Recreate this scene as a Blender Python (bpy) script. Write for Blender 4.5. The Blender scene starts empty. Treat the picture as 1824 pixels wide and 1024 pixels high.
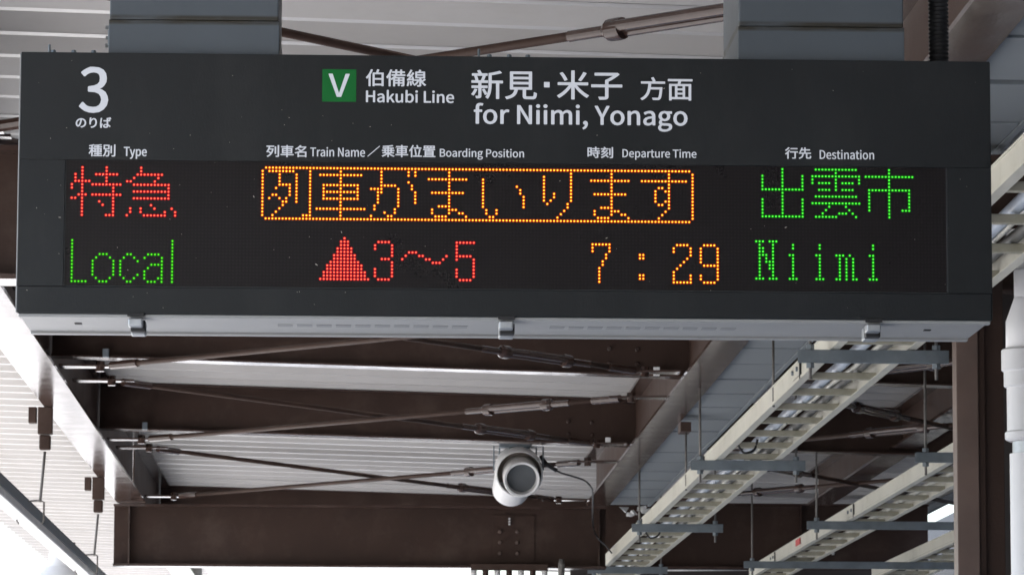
import bpy, bmesh, math, random
from mathutils import Vector, Matrix
R = math.radians
random.seed(7)
S = bpy.context.scene
C = S.collection

# ------------------------------------------------------------------ camera
F = 7400.0                      # focal length in pixels of an 1824 px wide frame
CZ = 1.6                        # eye height above the platform
yc = Vector((-287, -930, -F)).normalized()          # world Y seen in camera axes
xc = Vector((1, -.0034, 0)); xc = (xc - yc * xc.dot(yc)).normalized()
zc = xc.cross(yc)
ROT = Matrix(((xc.x, xc.y, xc.z), (yc.x, yc.y, yc.z), (zc.x, zc.y, zc.z)))   # camera -> world
cam_d = bpy.data.cameras.new('camera')
cam = bpy.data.objects.new('camera', cam_d); C.objects.link(cam)
cam.matrix_world = Matrix.Translation((0, 0, CZ)) @ ROT.to_4x4()
cam_d.sensor_width = 36; cam_d.lens = F * 36 / 1824
cam_d.clip_start = .1; cam_d.clip_end = 2000
cam_d.dof.use_dof = True; cam_d.dof.focus_distance = 10.25; cam_d.dof.aperture_fstop = 34
S.camera = cam

# ------------------------------------------------------------------ world, sun, exposure
SUN_EL, SUN_AZ = 66, -84         # azimuth from +Y towards +X, so the sun stands on the left
w = bpy.data.worlds.new('World'); S.world = w; w.use_nodes = True
nt = w.node_tree; nt.nodes.clear()
sky = nt.nodes.new('ShaderNodeTexSky'); sky.sky_type = 'NISHITA'; sky.sun_disc = False
sky.sun_elevation = R(SUN_EL); sky.sun_rotation = R(SUN_AZ)
sky.air_density = 1.0; sky.dust_density = 2.5
bg = nt.nodes.new('ShaderNodeBackground'); bg.inputs[1].default_value = .12
out = nt.nodes.new('ShaderNodeOutputWorld')
nt.links.new(sky.outputs[0], bg.inputs[0]); nt.links.new(bg.outputs[0], out.inputs[0])
sd = bpy.data.lights.new('sun', 'SUN'); sd.energy = 3.3; sd.angle = R(.6); sd.color = (1, .955, .9)
sun = bpy.data.objects.new('sun', sd); C.objects.link(sun)
dv = Vector((math.sin(R(SUN_AZ)) * math.cos(R(SUN_EL)), math.cos(R(SUN_AZ)) * math.cos(R(SUN_EL)), math.sin(R(SUN_EL))))
sun.rotation_euler = dv.to_track_quat('Z', 'Y').to_euler()
S.view_settings.view_transform = 'Standard'; S.view_settings.look = 'None'
S.view_settings.gamma = 1; S.view_settings.exposure = 2.22
S.view_settings.use_curve_mapping = False
S.cycles.max_bounces = 10; S.cycles.diffuse_bounces = 6; S.cycles.caustics_reflective = False
S.cycles.use_denoising = True

def at(px, py, Y):
    """point at distance Y seen at pixel (px, py) of the photograph"""
    d = ROT @ Vector((px - 912, 512 - py, -F))
    d *= Y / d.y
    return Vector((d.x, d.y, d.z + CZ))

def H(h):                        # heights below are metres above the eye
    return CZ + h

# ------------------------------------------------------------------ materials
def mat(name, col, rough=.5, metal=0, var=.12, scale=6, bump=0, bscale=40, dirt=None, dirt_amt=.0, dirt_scale=3, spec=.5, rvar=.1, stretch=(1, 1, 1)):
    m = bpy.data.materials.new(name); m.use_nodes = True
    n = m.node_tree; b = n.nodes['Principled BSDF']
    tc = n.nodes.new('ShaderNodeTexCoord'); mp = n.nodes.new('ShaderNodeMapping')
    mp.inputs['Scale'].default_value = stretch
    n.links.new(tc.outputs['Object'], mp.inputs[0])
    no = n.nodes.new('ShaderNodeTexNoise'); no.inputs['Scale'].default_value = scale; no.inputs['Detail'].default_value = 6
    n.links.new(mp.outputs[0], no.inputs[0])
    mr = n.nodes.new('ShaderNodeMapRange'); mr.inputs[1].default_value = .3; mr.inputs[2].default_value = .7
    mr.inputs[3].default_value = 1 - var; mr.inputs[4].default_value = 1 + var
    n.links.new(no.outputs[0], mr.inputs[0])
    mx = n.nodes.new('ShaderNodeMix'); mx.data_type = 'RGBA'; mx.blend_type = 'MULTIPLY'; mx.inputs[0].default_value = 1
    mx.inputs[6].default_value = (*col, 1); n.links.new(mr.outputs[0], mx.inputs[7])
    last = mx.outputs[2]
    if dirt:
        n2 = n.nodes.new('ShaderNodeTexNoise'); n2.inputs['Scale'].default_value = dirt_scale; n2.inputs['Detail'].default_value = 8; n2.inputs['Roughness'].default_value = .7
        n.links.new(mp.outputs[0], n2.inputs[0])
        r2 = n.nodes.new('ShaderNodeMapRange'); r2.inputs[1].default_value = .5; r2.inputs[2].default_value = .75; r2.inputs[4].default_value = dirt_amt
        n.links.new(n2.outputs[0], r2.inputs[0])
        m2 = n.nodes.new('ShaderNodeMix'); m2.data_type = 'RGBA'; m2.inputs[7].default_value = (*dirt, 1)
        n.links.new(r2.outputs[0], m2.inputs[0]); n.links.new(last, m2.inputs[6]); last = m2.outputs[2]
    n.links.new(last, b.inputs['Base Color'])
    r3 = n.nodes.new('ShaderNodeMapRange'); r3.inputs[3].default_value = max(.02, rough - rvar); r3.inputs[4].default_value = min(1, rough + rvar)
    n.links.new(no.outputs[0], r3.inputs[0]); n.links.new(r3.outputs[0], b.inputs['Roughness'])
    b.inputs['Metallic'].default_value = metal; b.inputs['Specular IOR Level'].default_value = spec
    if bump:
        n3 = n.nodes.new('ShaderNodeTexNoise'); n3.inputs['Scale'].default_value = bscale; n3.inputs['Detail'].default_value = 4
        n.links.new(mp.outputs[0], n3.inputs[0])
        bp = n.nodes.new('ShaderNodeBump'); bp.inputs['Strength'].default_value = bump; bp.inputs['Distance'].default_value = .01
        n.links.new(n3.outputs[0], bp.inputs['Height']); n.links.new(bp.outputs[0], b.inputs['Normal'])
    return m

def emat(name, col, strength):
    m = bpy.data.materials.new(name); m.use_nodes = True
    b = m.node_tree.nodes['Principled BSDF']
    b.inputs['Base Color'].default_value = (*[min(1, c * .6) for c in col], 1); b.inputs['Roughness'].default_value = .6; b.inputs['Specular IOR Level'].default_value = .2
    b.inputs['Emission Color'].default_value = (*col, 1); b.inputs['Emission Strength'].default_value = strength
    return m

M = {}
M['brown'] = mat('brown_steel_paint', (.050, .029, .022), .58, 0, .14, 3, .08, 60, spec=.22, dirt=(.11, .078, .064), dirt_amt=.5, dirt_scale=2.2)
M['brown_edge'] = mat('brown_steel_edge_paint', (.056, .033, .027), .17, 0, .15, 5, .05, 60, dirt=(.13, .1, .085), dirt_amt=.3, dirt_scale=6)
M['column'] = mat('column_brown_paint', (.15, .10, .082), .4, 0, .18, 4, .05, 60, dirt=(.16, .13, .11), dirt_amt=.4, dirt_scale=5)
M['dish'] = mat('shaded_speaker_shell', (.24, .2, .17), .6)  # brown shade inside the open shell is put into this colour
M['deck'] = mat('folded_roof_sheet', (.49, .475, .465), .36, 0, .06, 2, 0, dirt=(.33, .305, .28), dirt_amt=.5, dirt_scale=1.3, stretch=(.35, 1, 1))
M['soffit'] = mat('grey_soffit_board_paint', (.235, .26, .28), .5, 0, .06, 2, .03)
M['joint'] = mat('dark_joint', (.03, .03, .035), .8)
M['duct'] = mat('grey_blue_duct_paint', (.073, .088, .105), .42, 0, .08, 3, .04, 30)
M['sign'] = mat('charcoal_sign_paint', (.0075, .0095, .0115), .36, 0, .15, 2.2, .04, 200, spec=.37, rvar=.09, dirt=(.026, .028, .029), dirt_amt=.45, dirt_scale=4, stretch=(1, 1, .35))
M['alu'] = mat('aluminium', (.33, .335, .335), .46, .25, .06, 12, .02, stretch=(.2, 1, 1))
M['chrome'] = mat('bright_catch_metal', (.42, .44, .46), .38, .8, .1, 30)
M['dark'] = mat('black_rubber', (.012, .012, .013), .55)
M['galv'] = mat('galvanised_steel', (.17, .2, .225), .5, .25, .12, 15, .03, dirt=(.3, .33, .34), dirt_amt=.3, dirt_scale=12)
M['rod'] = mat('threaded_rod_steel', (.17, .16, .15), .5, .4, .2, 30, .4, 300)
M['tray'] = mat('cream_cable_tray_paint', (.60, .585, .51), .4, 0, .06, 4, .03, dirt=(.36, .34, .25), dirt_amt=.45, dirt_scale=5)
M['rung'] = mat('weathered_rung_paint', (.37, .35, .28), .5, 0, .1, 8, .05, dirt=(.2, .21, .12), dirt_amt=.5, dirt_scale=6)
M['rail_shade'] = mat('painted_rail_shade', (.12, .11, .085), .8)
M['white'] = mat('white_pipe_plastic', (.74, .74, .76), .4, 0, .04, 3, 0)
M['white_paint'] = mat('white_painted_steel', (.78, .78, .78), .45, 0, .05, 5)
M['grille'] = mat('speaker_grille', (.11, .12, .13), .7, 0, .1, 300, .5, 500)
M['conc'] = mat('platform_concrete', (.47, .475, .48), .85, 0, .15, 1.5, .2, 20)
M['ballast'] = mat('track_ballast', (.42, .41, .40), .95, 0, .3, 9, .6, 30)
M['ground'] = mat('ground_soil', (.3, .3, .28), .95, 0, .25, .3, .3, 5)
M['cable_w'] = mat('pale_blue_cable_sheath', (.5, .56, .64), .4)
M['cable_b'] = mat('black_cable_sheath', (.02, .02, .022), .5)
M['cable_g'] = mat('grey_cable_sheath', (.09, .088, .08), .55)
M['wall'] = mat('dark_brown_cladding', (.035, .028, .026), .6, 0, .15, 2)
M['wall_grey'] = mat('dark_grey_wall', (.028, .032, .038), .7)
M['red'] = mat('red_sticker', (.55, .05, .05), .5)
M['slot'] = mat('vent_mesh', (.22, .23, .24), .6)
M['gasket'] = mat('grey_gasket', (.05, .055, .06), .5)
M['green'] = emat('backlit_green_film', (.006, .12, .025), .10)
M['text'] = emat('backlit_white_letter', (.72, .75, .82), .075)
M['speck'] = mat('pale_insect_speck', (.45, .42, .36), .7)

# sign face: charcoal paint with fine dust specks
def led_panel_mat():
    m = mat('led_window_filter', (.006, .004, .005), .30, 0, .05, 4, 0, spec=.27)
    n = m.node_tree; b = n.nodes['Principled BSDF']
    tc = n.nodes.new('ShaderNodeTexCoord'); v = n.nodes.new('ShaderNodeTexVoronoi'); v.feature = 'F1'; v.inputs['Scale'].default_value = 118
    v.inputs['Randomness'].default_value = 0
    n.links.new(tc.outputs['Object'], v.inputs[0])
    src = b.inputs['Base Color'].links[0].from_socket
    mr = n.nodes.new('ShaderNodeMapRange'); mr.inputs[1].default_value = .15; mr.inputs[2].default_value = .4; mr.inputs[3].default_value = 2.4; mr.inputs[4].default_value = .8
    n.links.new(v.outputs[0], mr.inputs[0])
    mx = n.nodes.new('ShaderNodeMix'); mx.data_type = 'RGBA'; mx.blend_type = 'MULTIPLY'; mx.inputs[0].default_value = 1
    n.links.new(src, mx.inputs[6]); n.links.new(mr.outputs[0], mx.inputs[7]); n.links.new(mx.outputs[2], b.inputs['Base Color'])
    bp = n.nodes.new('ShaderNodeBump'); bp.inputs['Strength'].default_value = .15; bp.inputs['Distance'].default_value = .002
    n.links.new(v.outputs[0], bp.inputs['Height']); n.links.new(bp.outputs[0], b.inputs['Normal'])
    return m
M['led_panel'] = led_panel_mat()

# ------------------------------------------------------------------ helpers
def link(name, bm, m, parent=None, smooth=False, mesh=None):
    if mesh is None:
        mesh = bpy.data.meshes.new(name); bm.to_mesh(mesh); bm.free()
        for x in (m if isinstance(m, (list, tuple)) else [m]): mesh.materials.append(x)
        if smooth:
            for p in mesh.polygons: p.use_smooth = True
    o = bpy.data.objects.new(name, mesh); C.objects.link(o)
    if parent: o.parent = parent
    return o

def thing(name, label, cat, loc=(0, 0, 0), group=None, kind=None):
    o = bpy.data.objects.new(name, None); C.objects.link(o); o.location = loc; o.empty_display_size = .1
    if label: o['label'] = label
    if cat: o['category'] = cat
    if group: o['group'] = group
    if kind: o['kind'] = kind
    return o

def tag(o, label=None, cat=None, group=None, kind=None):
    if label: o['label'] = label
    if cat: o['category'] = cat
    if group: o['group'] = group
    if kind: o['kind'] = kind
    return o

def bx(bm, x0, x1, y0, y1, z0, z1, bev=0):
    vs = [bm.verts.new((x, y, z)) for z in (z0, z1) for y in (y0, y1) for x in (x0, x1)]
    fs = [bm.faces.new([vs[i] for i in q]) for q in ((0, 2, 3, 1), (4, 5, 7, 6), (0, 1, 5, 4), (2, 6, 7, 3), (0, 4, 6, 2), (1, 3, 7, 5))]
    if bev:
        es = {e for f in fs for e in f.edges}
        bmesh.ops.bevel(bm, geom=list(es), offset=bev, segments=2, affect='EDGES', profile=.6)
    return vs

def box(name, x0, x1, y0, y1, z0, z1, m, parent=None, bev=0, shear=0, org=(0, 0, 0)):
    """box part; shear tilts it in z with x"""
    bm = bmesh.new(); ox, oy, oz = org
    bx(bm, x0 - ox, x1 - ox, y0 - oy, y1 - oy, z0 - oz, z1 - oz, bev)
    if shear:
        for v in bm.verts: v.co.z += shear * (v.co.x + ox)
    return link(name, bm, m, parent)

def tube(bm, pts, r, n=10, cap=True):
    pts = [Vector(p) for p in pts]; rings = []
    rs = r if isinstance(r, (list, tuple)) else [r] * len(pts)
    ref = None
    for i, p in enumerate(pts):
        a = pts[max(0, i - 1)]; b = pts[min(len(pts) - 1, i + 1)]
        t = (b - a).normalized()
        if ref is None or abs(ref.dot(t)) > .95:
            ref = Vector((0, 0, 1)) if abs(t.z) < .9 else Vector((1, 0, 0))
        u = t.cross(ref).normalized(); v = u.cross(t)
        rings.append([bm.verts.new(p + (u * math.cos(2 * math.pi * k / n) + v * math.sin(2 * math.pi * k / n)) * rs[i]) for k in range(n)])
    for a, b in zip(rings, rings[1:]):
        for k in range(n): bm.faces.new((a[k], a[(k + 1) % n], b[(k + 1) % n], b[k]))
    if cap:
        bm.faces.new(rings[0][::-1]); bm.faces.new(rings[-1])

def rodmesh(name, pts, r, m, parent=None, n=10, org=(0, 0, 0)):
    bm = bmesh.new(); o = Vector(org)
    tube(bm, [Vector(p) - o for p in pts], r, n)
    return link(name, bm, m, parent, smooth=True)

def lathe(bm, prof, c, ax, n=40):
    """profile (distance along axis, radius) revolved about ax through c"""
    c = Vector(c); t = Vector(ax).normalized(); u = t.cross(Vector((0, 0, 1)) if abs(t.z) < .95 else Vector((1, 0, 0))).normalized(); v = u.cross(t)
    rings = []
    for d, r in prof:
        if r < 1e-5: rings.append([bm.verts.new(c + t * d)])
        else: rings.append([bm.verts.new(c + t * d + (u * math.cos(2 * math.pi * k / n) + v * math.sin(2 * math.pi * k / n)) * r) for k in range(n)])
    for a, b in zip(rings, rings[1:]):
        for k in range(n):
            q = [a[k % len(a)], a[(k + 1) % len(a)], b[(k + 1) % len(b)], b[k % len(b)]]
            q2 = []
            for x in q:
                if x not in q2: q2.append(x)
            if len(q2) > 2: bm.faces.new(q2)

def lathe_obj(name, prof, c, ax, m, parent, n=40, org=(0, 0, 0)):
    bm = bmesh.new(); lathe(bm, prof, Vector(c) - Vector(org), ax, n)
    bmesh.ops.recalc_face_normals(bm, faces=bm.faces)
    o = link(name, bm, m, parent, smooth=True)
    o.data.set_sharp_from_angle(angle=R(35))
    return o

# ================================================================== SETTING
DK = 3.005                       # underside of the roof sheets above the eye at x = 0
SL = -.026                       # roof falls to the right
YA, YB, YD, YE, YF, YG = 25.1, 29.9, 34.85, 39.5, 15.95, 20.55

box('platform_floor', -3.4, 6.2, -25, 75, -.6, 0, M['conc']).name = 'platform_floor'
tag(bpy.data.objects['platform_floor'], kind='structure')
g = box('ground', -400, 400, -400, 400, -1.5, -1.2, M['ground']); tag(g, kind='structure')
g = box('track_bed', -9.5, -3.404, -60, 160, -1.196, -1.05, M['ballast']); tag(g, kind='structure')
g = box('platform_base', -3.3, 6.1, -25, 75, -1.196, -.604, M['conc']); tag(g, kind='structure')

# roof: folded sheets running across, one panel per fold
roof = thing('roof', None, None, (0, 0, H(DK)), kind='structure')
PIT = .505
def panel_mesh(xe=5.5):
    bm = bmesh.new()
    prof = [(0, 0), (.075, 0), (.165, .15), (.40, .15), (PIT, 0)]
    xs = [-3.86, xe]
    for t in (0, .003):
        rows = [[bm.verts.new((x, y, z + SL * x + t)) for y, z in prof] for x in xs]
        for i in range(4): 
            q = (rows[0][i], rows[1][i], rows[1][i + 1], rows[0][i + 1])
            bm.faces.new(q if t else q[::-1])
    return bm
pm = None
for k in range(0, 92):
    y = 11.0 + k * PIT
    if pm is None:
        o = link('roof_panel', panel_mesh(), M['deck'], roof); pm = o.data
    else:
        if k == 80: pm2 = link('roof_panel', panel_mesh(-1.9), M['deck'], roof); o = pm2; pm = o.data
        else: o = link('roof_panel', None, None, roof, mesh=pm)
    o.location = (0, y + .14, random.uniform(-.002, .002))
# near part of the roof, out of the frame overhead: the same folds, joined
bm = bmesh.new()
for k in range(0, 70):
    y0 = 11.0 + .14 - (k + 1) * PIT
    prof = [(0, 0), (.075, 0), (.165, .15), (.40, .15), (PIT, 0)]
    rows = [[bm.verts.new((x, y0 + y, z + SL * x)) for y, z in prof] for x in (-3.86, 5.5)]
    for i in range(4): bm.faces.new((rows[0][i], rows[0][i + 1], rows[1][i + 1], rows[1][i]))
o = link('near_roof_sheet', bm, M['deck'], roof); o['kind'] = 'stuff'

box('eave_fascia', 5.503, 5.52, -20, 51.4, H(DK) - .17, H(DK) + .1, M['duct'], roof, org=roof.location)
box('eave_lip', 5.38, 5.502, -20, 51.4, H(DK) - .16, H(DK) - .148, M['duct'], roof, org=roof.location)
# soffit boards on the right of the inner beam
sof = thing('soffit', None, None, (0, 0, H(2.578)), kind='structure')
BW = .86
yy = 8.5; k = 0
SX0, SX1 = 2.12, 2.50
while yy < 35.0:
    y1 = min(yy + BW, 35.35)
    bm = bmesh.new(); bx(bm, 2.13, SX1, yy + .03, y1 - .03, 0, .03, .004)
    o = link('soffit_board', bm, M['soffit'], sof); o.location.z = random.uniform(-.004, .004)
    yy += BW
box('soffit_backing', 2.12, SX1 + .002, 8.4, 35.3, .036, .05, M['joint'], sof)
box('soffit_edge_board', SX1 + .004, SX1 + .03, 8.4, 35.3, -.004, .3, M['soffit'], sof)

# added wall blocking light from the right; its top closes the sky gap
g = box('light_blocking_wall', 6.3, 6.5, -20, 140, 0, H(3.12), M['wall_grey']); tag(g, kind='structure')
# ================================================================== STEEL
def beam_x(name, label, X0, X1, Y, zb, zt, wid=.18, shear=0, tf=.014, cat='steel beam', group=None, end_left=False, end_right=False, bolts=None, stiff=()):
    org = Vector(((X0 + X1) / 2, Y, zb))
    t = thing(name, label, cat, org, group)
    kw = dict(parent=t, org=org, shear=shear)
    box('web', X0, X1, Y - .006, Y + .006, zb + tf, zt - tf, M['brown'], **kw)
    box('top_flange', X0, X1, Y - wid / 2, Y + wid / 2, zt - tf, zt, M['brown_edge'], **kw)
    box('bottom_flange', X0, X1, Y - wid / 2, Y + wid / 2, zb, zb + tf, M['brown_edge'], **kw)
    for sx in stiff:
        box('stiffener', sx - .006, sx + .006, Y - wid / 2 + .004, Y - .0062, zb + tf + .001, zt - tf - .001, M['brown_edge'], **kw)
    return t

def bolt_mesh(parent, p, ax=(0, -1, 0), r=.018, m=None, name='bolt'):
    bm = bmesh.new(); lathe(bm, [(0, r), (.014, r), (.016, r * .8), (.016, r * .5), (.03, r * .5), (.03, 0)], Vector(p) - parent.location, ax, 6)
    return link(name, bm, m or M['brown_edge'], parent)

# transverse roof beams, right under the sheets
SB = [(YG - 9.35, 'transverse roof beam nearest the camera, above the sign'), (YG, 'transverse roof beam hidden behind the departure board'),
      (YA, 'transverse roof beam just under the bottom edge of the departure board'),
      (YB, 'middle transverse roof beam, between the two pale strips of roof'),
      (YE, 'farthest transverse roof beam, just above the big cross girder')]
for Y, lab in SB:
    t = beam_x('roof_beam', lab, -1.83, 5.3, Y, H(2.665), H(DK - .004), .16, SL, .012, group='transverse roof beams under the sheets')
    if Y in (YA, YB):
        for j, xx in enumerate((1.55, 1.72)):
            for zz in (2.74, 2.83): bolt_mesh(t, (xx, Y - .006, H(zz + SL * xx)), r=.016)
        # little cleats on the bottom flange
        for xx in (-1.5, 1.83):
            box('cleat', xx - .018, xx + .018, Y - .12, Y - .082, H(2.665 + SL * xx), H(2.665 + SL * xx) + .05, M['white_paint' if xx > 0 else 'galv'], t, org=t.location)

# main cross girders on the columns
GZ0, GZ1 = 2.012, 2.53
for Y, lab, x0 in ((YF, 'deep brown cross girder seen left of the departure board', -2.0), (YD, 'deep brown cross girder along the bottom of the picture', -2.0)):
    t = beam_x('cross_girder', lab, x0, 2.12, Y, H(GZ0), H(GZ1), .22, 0, .02, cat='girder', group='deep cross girders', stiff=(-1.87, 2.06))
    if Y == YD:
        bx0 = at(905, 960, Y).x
        box('splice_plate', bx0 - .13, bx0 + .22, Y - .018, Y - .0065, H(2.06), H(2.46), M['brown'], t, org=t.location)
        for dx in (-.07, .075):
            for dz in (0, .09, .18): bolt_mesh(t, (bx0 + dx, Y - .018, H(2.14 + dz)), r=.017, m=M['column'])  # lighter column paint stands in for highlights on these bolts
        for dz in (0, .022, .045): bolt_mesh(t, (bx0 + .01, Y - .018, H(2.385 + dz)), r=.01, m=M['white_paint'])
# right hand continuation, set back
t = beam_x('cross_girder', 'dark cross girder in the right bay behind the cable trays', 2.16, 5.28, 38.0, H(2.2), H(2.8), .2, 0, .02, cat='girder', group='deep cross girders', stiff=(2.6, 4.1))
for xx in (3.3, 3.38):
    for zz in (2.2, 2.3): bolt_mesh(t, (4.9 - xx + 3.3 - .5, 37.98, H(zz + .15)), r=.017, m=M['white_paint'])
t = beam_x('cross_girder', 'dark cross girder right of the departure board over the column', 2.16, 5.3, YF, H(2.24), H(GZ1), .2, 0, .02, cat='girder', group='deep cross girders')

def beam_y(name, label, X, Y0, Y1, zb, zt, wid, group=None):
    org = Vector((X, Y0, zb)); t = thing(name, label, 'steel beam', org, group); kw = dict(parent=t, org=org)
    box('web', X - .006, X + .006, Y0, Y1, zb + .02, zt - .02, M['brown'], **kw)
    box('top_flange', X - wid / 2, X + wid / 2, Y0, Y1, zt - .02, zt, M['brown_edge'], **kw)
    box('bottom_flange', X - wid / 2, X + wid / 2, Y0, Y1, zb, zb + .02, M['brown_edge'], **kw)
    return t
LG = 'long beams running away along the platform'
beam_y('long_beam', 'long sunlit beam running away at the left, under the roof edge', -1.85, 8, YD - .13, H(GZ1 + .003), H(3.04), .235, LG)
beam_y('long_beam', 'long brown beam running away beside the grey soffit boards', 2.04, 8, YD - .13, H(GZ1 + .003), H(2.94), .2, LG)
beam_y('long_beam', 'long dark beam running away at the far right behind the cable trays', 3.98, 20, YD + .5, H(2.6), H(2.885), .2, LG)
# far beams beyond the last girder
box_o = beam_y('long_beam', 'long beam continuing beyond the big cross girder at the left', -1.85, YD + .13, 51, H(GZ1 + .003), H(3.04), .235, LG)

# ------------------------------------------------------------------ braces
def brace(p, q, label, tb=.25, r=.016, gus=True, grp='crossed tie rods under the roof'):
    p = Vector(p); q = Vector(q); t = thing('tie_rod', label, 'tie rod', p, grp)
    d = (q - p).normalized(); L = (q - p).length
    rodmesh('rod', [p + d * .12, q - d * .12], r, M['brown'], t, 10, p)
    if tb:
        c = q - d * L * tb
        bm = bmesh.new(); side = d.cross(Vector((0, 0, 1))).normalized()
        for s in (-1, 1): tube(bm, [c - d * .27 + (side * s * .018 + Vector((0, 0, s * .006))) - p, c + d * .27 + (side * s * .018 + Vector((0, 0, s * .006))) - p], .0205, 12)
        for s in (-1, 1): tube(bm, [c + d * s * .24 - p, c + d * s * .255 - p, c + d * s * .30 - p, c + d * s * .32 - p], [.037, .0385, .037, .024], 14)
        for s in (-1, 1): tube(bm, [c + d * s * .32 - p, c + d * s * .48 - p], .0195, 12)
        tb_ = link('turnbuckle', bm, M['brown_edge'], t, smooth=True); tb_.data.set_sharp_from_angle(angle=R(30))
    for a, e in ((p, 1), (q, -1)):
        bm = bmesh.new()
        tube(bm, [a + d * e * .10 - p, a + d * e * .34 - p], .024, 8)
        link('clevis', bm, M['brown_edge'], t)
    if gus:
        for a in (p, q):
            s = -1 if a.x < 0 else 1
            bm = bmesh.new()
            xa = (-1.74 if s < 0 else 1.935)
            xs = sorted((xa, a.x - s * .14))
            vs = bx(bm, xs[0] - p.x, xs[1] - p.x, a.y - .085 - p.y, a.y + .085 - p.y, a.z - .006 - p.z, a.z + .006 - p.z)
            inner = a.x - s * .14 - p.x
            for v in vs:
                if abs(v.co.x - inner) < 1e-4: v.co.y = (a.y - p.y) + (v.co.y - (a.y - p.y)) * .35
            link('gusset_plate', bm, M['brown_edge'], t)
            bm = bmesh.new(); lathe(bm, [(-.03, .001), (-.03, .026), (.03, .026), (.03, .001)], a - p + Vector((s * .0, 0, 0)), (0, 0, 1), 8)
            link('pin', bm, M['brown_edge'], t)
bays = [(12.6, YF - .05, 'above the departure board'), (YF + .3, YG - .5, 'behind the departure board, nearest bay'), (YG + .5, YA - .62, 'just below the departure board'),
        (YA + .55, YB - .55, 'in the bay between the two middle roof beams'), (YB + .55, YD - .12, 'in the bay above the big cross girder')]
for y0, y1, where in bays:
    zf = lambda x: H(2.6 - .014 * (x + 1.6))
    brace((-1.5, y1, zf(-1.5) - .006), (1.72, y0, zf(1.72) - .006), 'brown tie rod rising to the right, ' + where, .21)
    brace((-1.5, y0, zf(-1.5) + .03), (1.72, y1, zf(1.72) + .03), 'brown tie rod falling to the right, ' + where, .21)
# right bay braces
zr = 2.57
brace((2.75, YA - .5, H(zr)), (5.2, YG + .5, H(zr - .03)), 'brown tie rod at the right under the board, rising behind the column', .82, gus=False)
brace((2.75, YA + .5, H(zr)), (5.2, YB - .5, H(zr - .05)), 'brown tie rod falling to the right between first and second cable tray', .75, gus=False)
brace((2.65, YB - .5, H(zr)), (5.2, YA + .5, H(zr - .03)), 'brown tie rod rising to the right between first and second cable tray', .6, gus=False)
brace((2.75, YB + .5, H(zr)), (5.2, YD - .4, H(zr - .05)), 'brown tie rod falling behind the second hanger of the first cable tray', .8, gus=False)
brace((2.65, YD - .4, H(zr)), (5.2, YB + .5, H(zr - .03)), 'brown tie rod rising behind the second cable tray', .7, gus=False)

# ================================================================== DEPARTURE BOARD
YS = 10.2; DEP = .40
tl = at(36.5, 97, YS); bl = at(31.5, 563, YS); br = at(1768, 567, YS); tr = at(1761.5, 106, YS)
X0 = (tl.x + bl.x) / 2; X1 = (br.x + tr.x) / 2; Z0 = (bl.z + br.z) / 2; Z1 = (tl.z + tr.z) / 2
board = thing('departure_board', 'wide charcoal electric departure board with glowing red, orange and green dot letters', 'departure board', ((X0 + X1) / 2, YS, Z0))
BO = board.location.copy()
kb = dict(parent=board, org=BO)
# window opening in px
wx0, wx1 = at(114, 400, YS).x, at(1688, 400, YS).x
wz1, wz0 = at(900, 291.5, YS).z, at(900, 515.5, YS).z
TH = .012
# face: header, footer, left and right stiles butted with hairline joints
box('header_panel', X0, X1, YS, YS + TH, wz1 + .0003, Z1, M['sign'], bev=.0012, **kb)
box('footer_panel', X0, X1, YS, YS + TH, Z0 + .001, wz0 - .0003, M['sign'], bev=.003, **kb)
box('side_panel', X0, wx0, YS + .0003, YS + TH, wz0 + .0001, wz1 - .0001, M['sign'], bev=.0005, **kb)
box('side_panel', wx1, X1, YS + .0003, YS + TH, wz0 + .0001, wz1 - .0001, M['sign'], bev=.0005, **kb)
box('led_window', wx0 - .003, wx1 + .003, YS + .007, YS + .0115, wz0 - .003, wz1 + .003, M['led_panel'], **kb)
bm = bmesh.new()
for q in ((wx0 + .001, wx0 + .0025, wz0, wz1), (wx1 - .0025, wx1 - .001, wz0, wz1), (wx0, wx1, wz0 + .0002, wz0 + .0014)):
    bx(bm, q[0] - BO.x, q[1] - BO.x, .004, .0069, q[2] - BO.z, q[3] - BO.z)
link('window_gasket', bm, M['gasket'], board)
box('edge_shading', X0 - .0035, X0 - .0004, YS + .001, YS + .03, Z0 + .004, Z1 - .003, M['alu'], bev=.001, **kb)  # added pale strip, paints the reflection along the left edge
box('edge_shading', X1 + .0004, X1 + .0015, YS + .001, YS + .03, Z0 + .004, Z1 - .003, M['sign'], **kb)  # matching strip kept dark, no reflection painted on this edge
box('cabinet', X0 + .002, X1 - .002, YS + TH + .0005, YS + DEP, Z0 + .004, Z1 - .002, M['sign'], bev=.003, **kb)
# underside: aluminium tray with front lip, shallow channel, back lip
zb = Z0
box('front_lip', X0 + .004, X1 - .004, YS + .004, YS + .034, zb - .0075, zb + .0005, M['alu'], bev=.0015, **kb)
box('bottom_plate', X0 + .006, X1 - .006, YS + .038, YS + DEP - .038, zb - .0015, zb + .003, M['alu'], **kb)
box('rear_lip', X0 + .006, X1 - .006, YS + DEP - .0335, YS + DEP, zb - .0075, zb + .003, M['alu'], bev=.0015, **kb)
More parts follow.
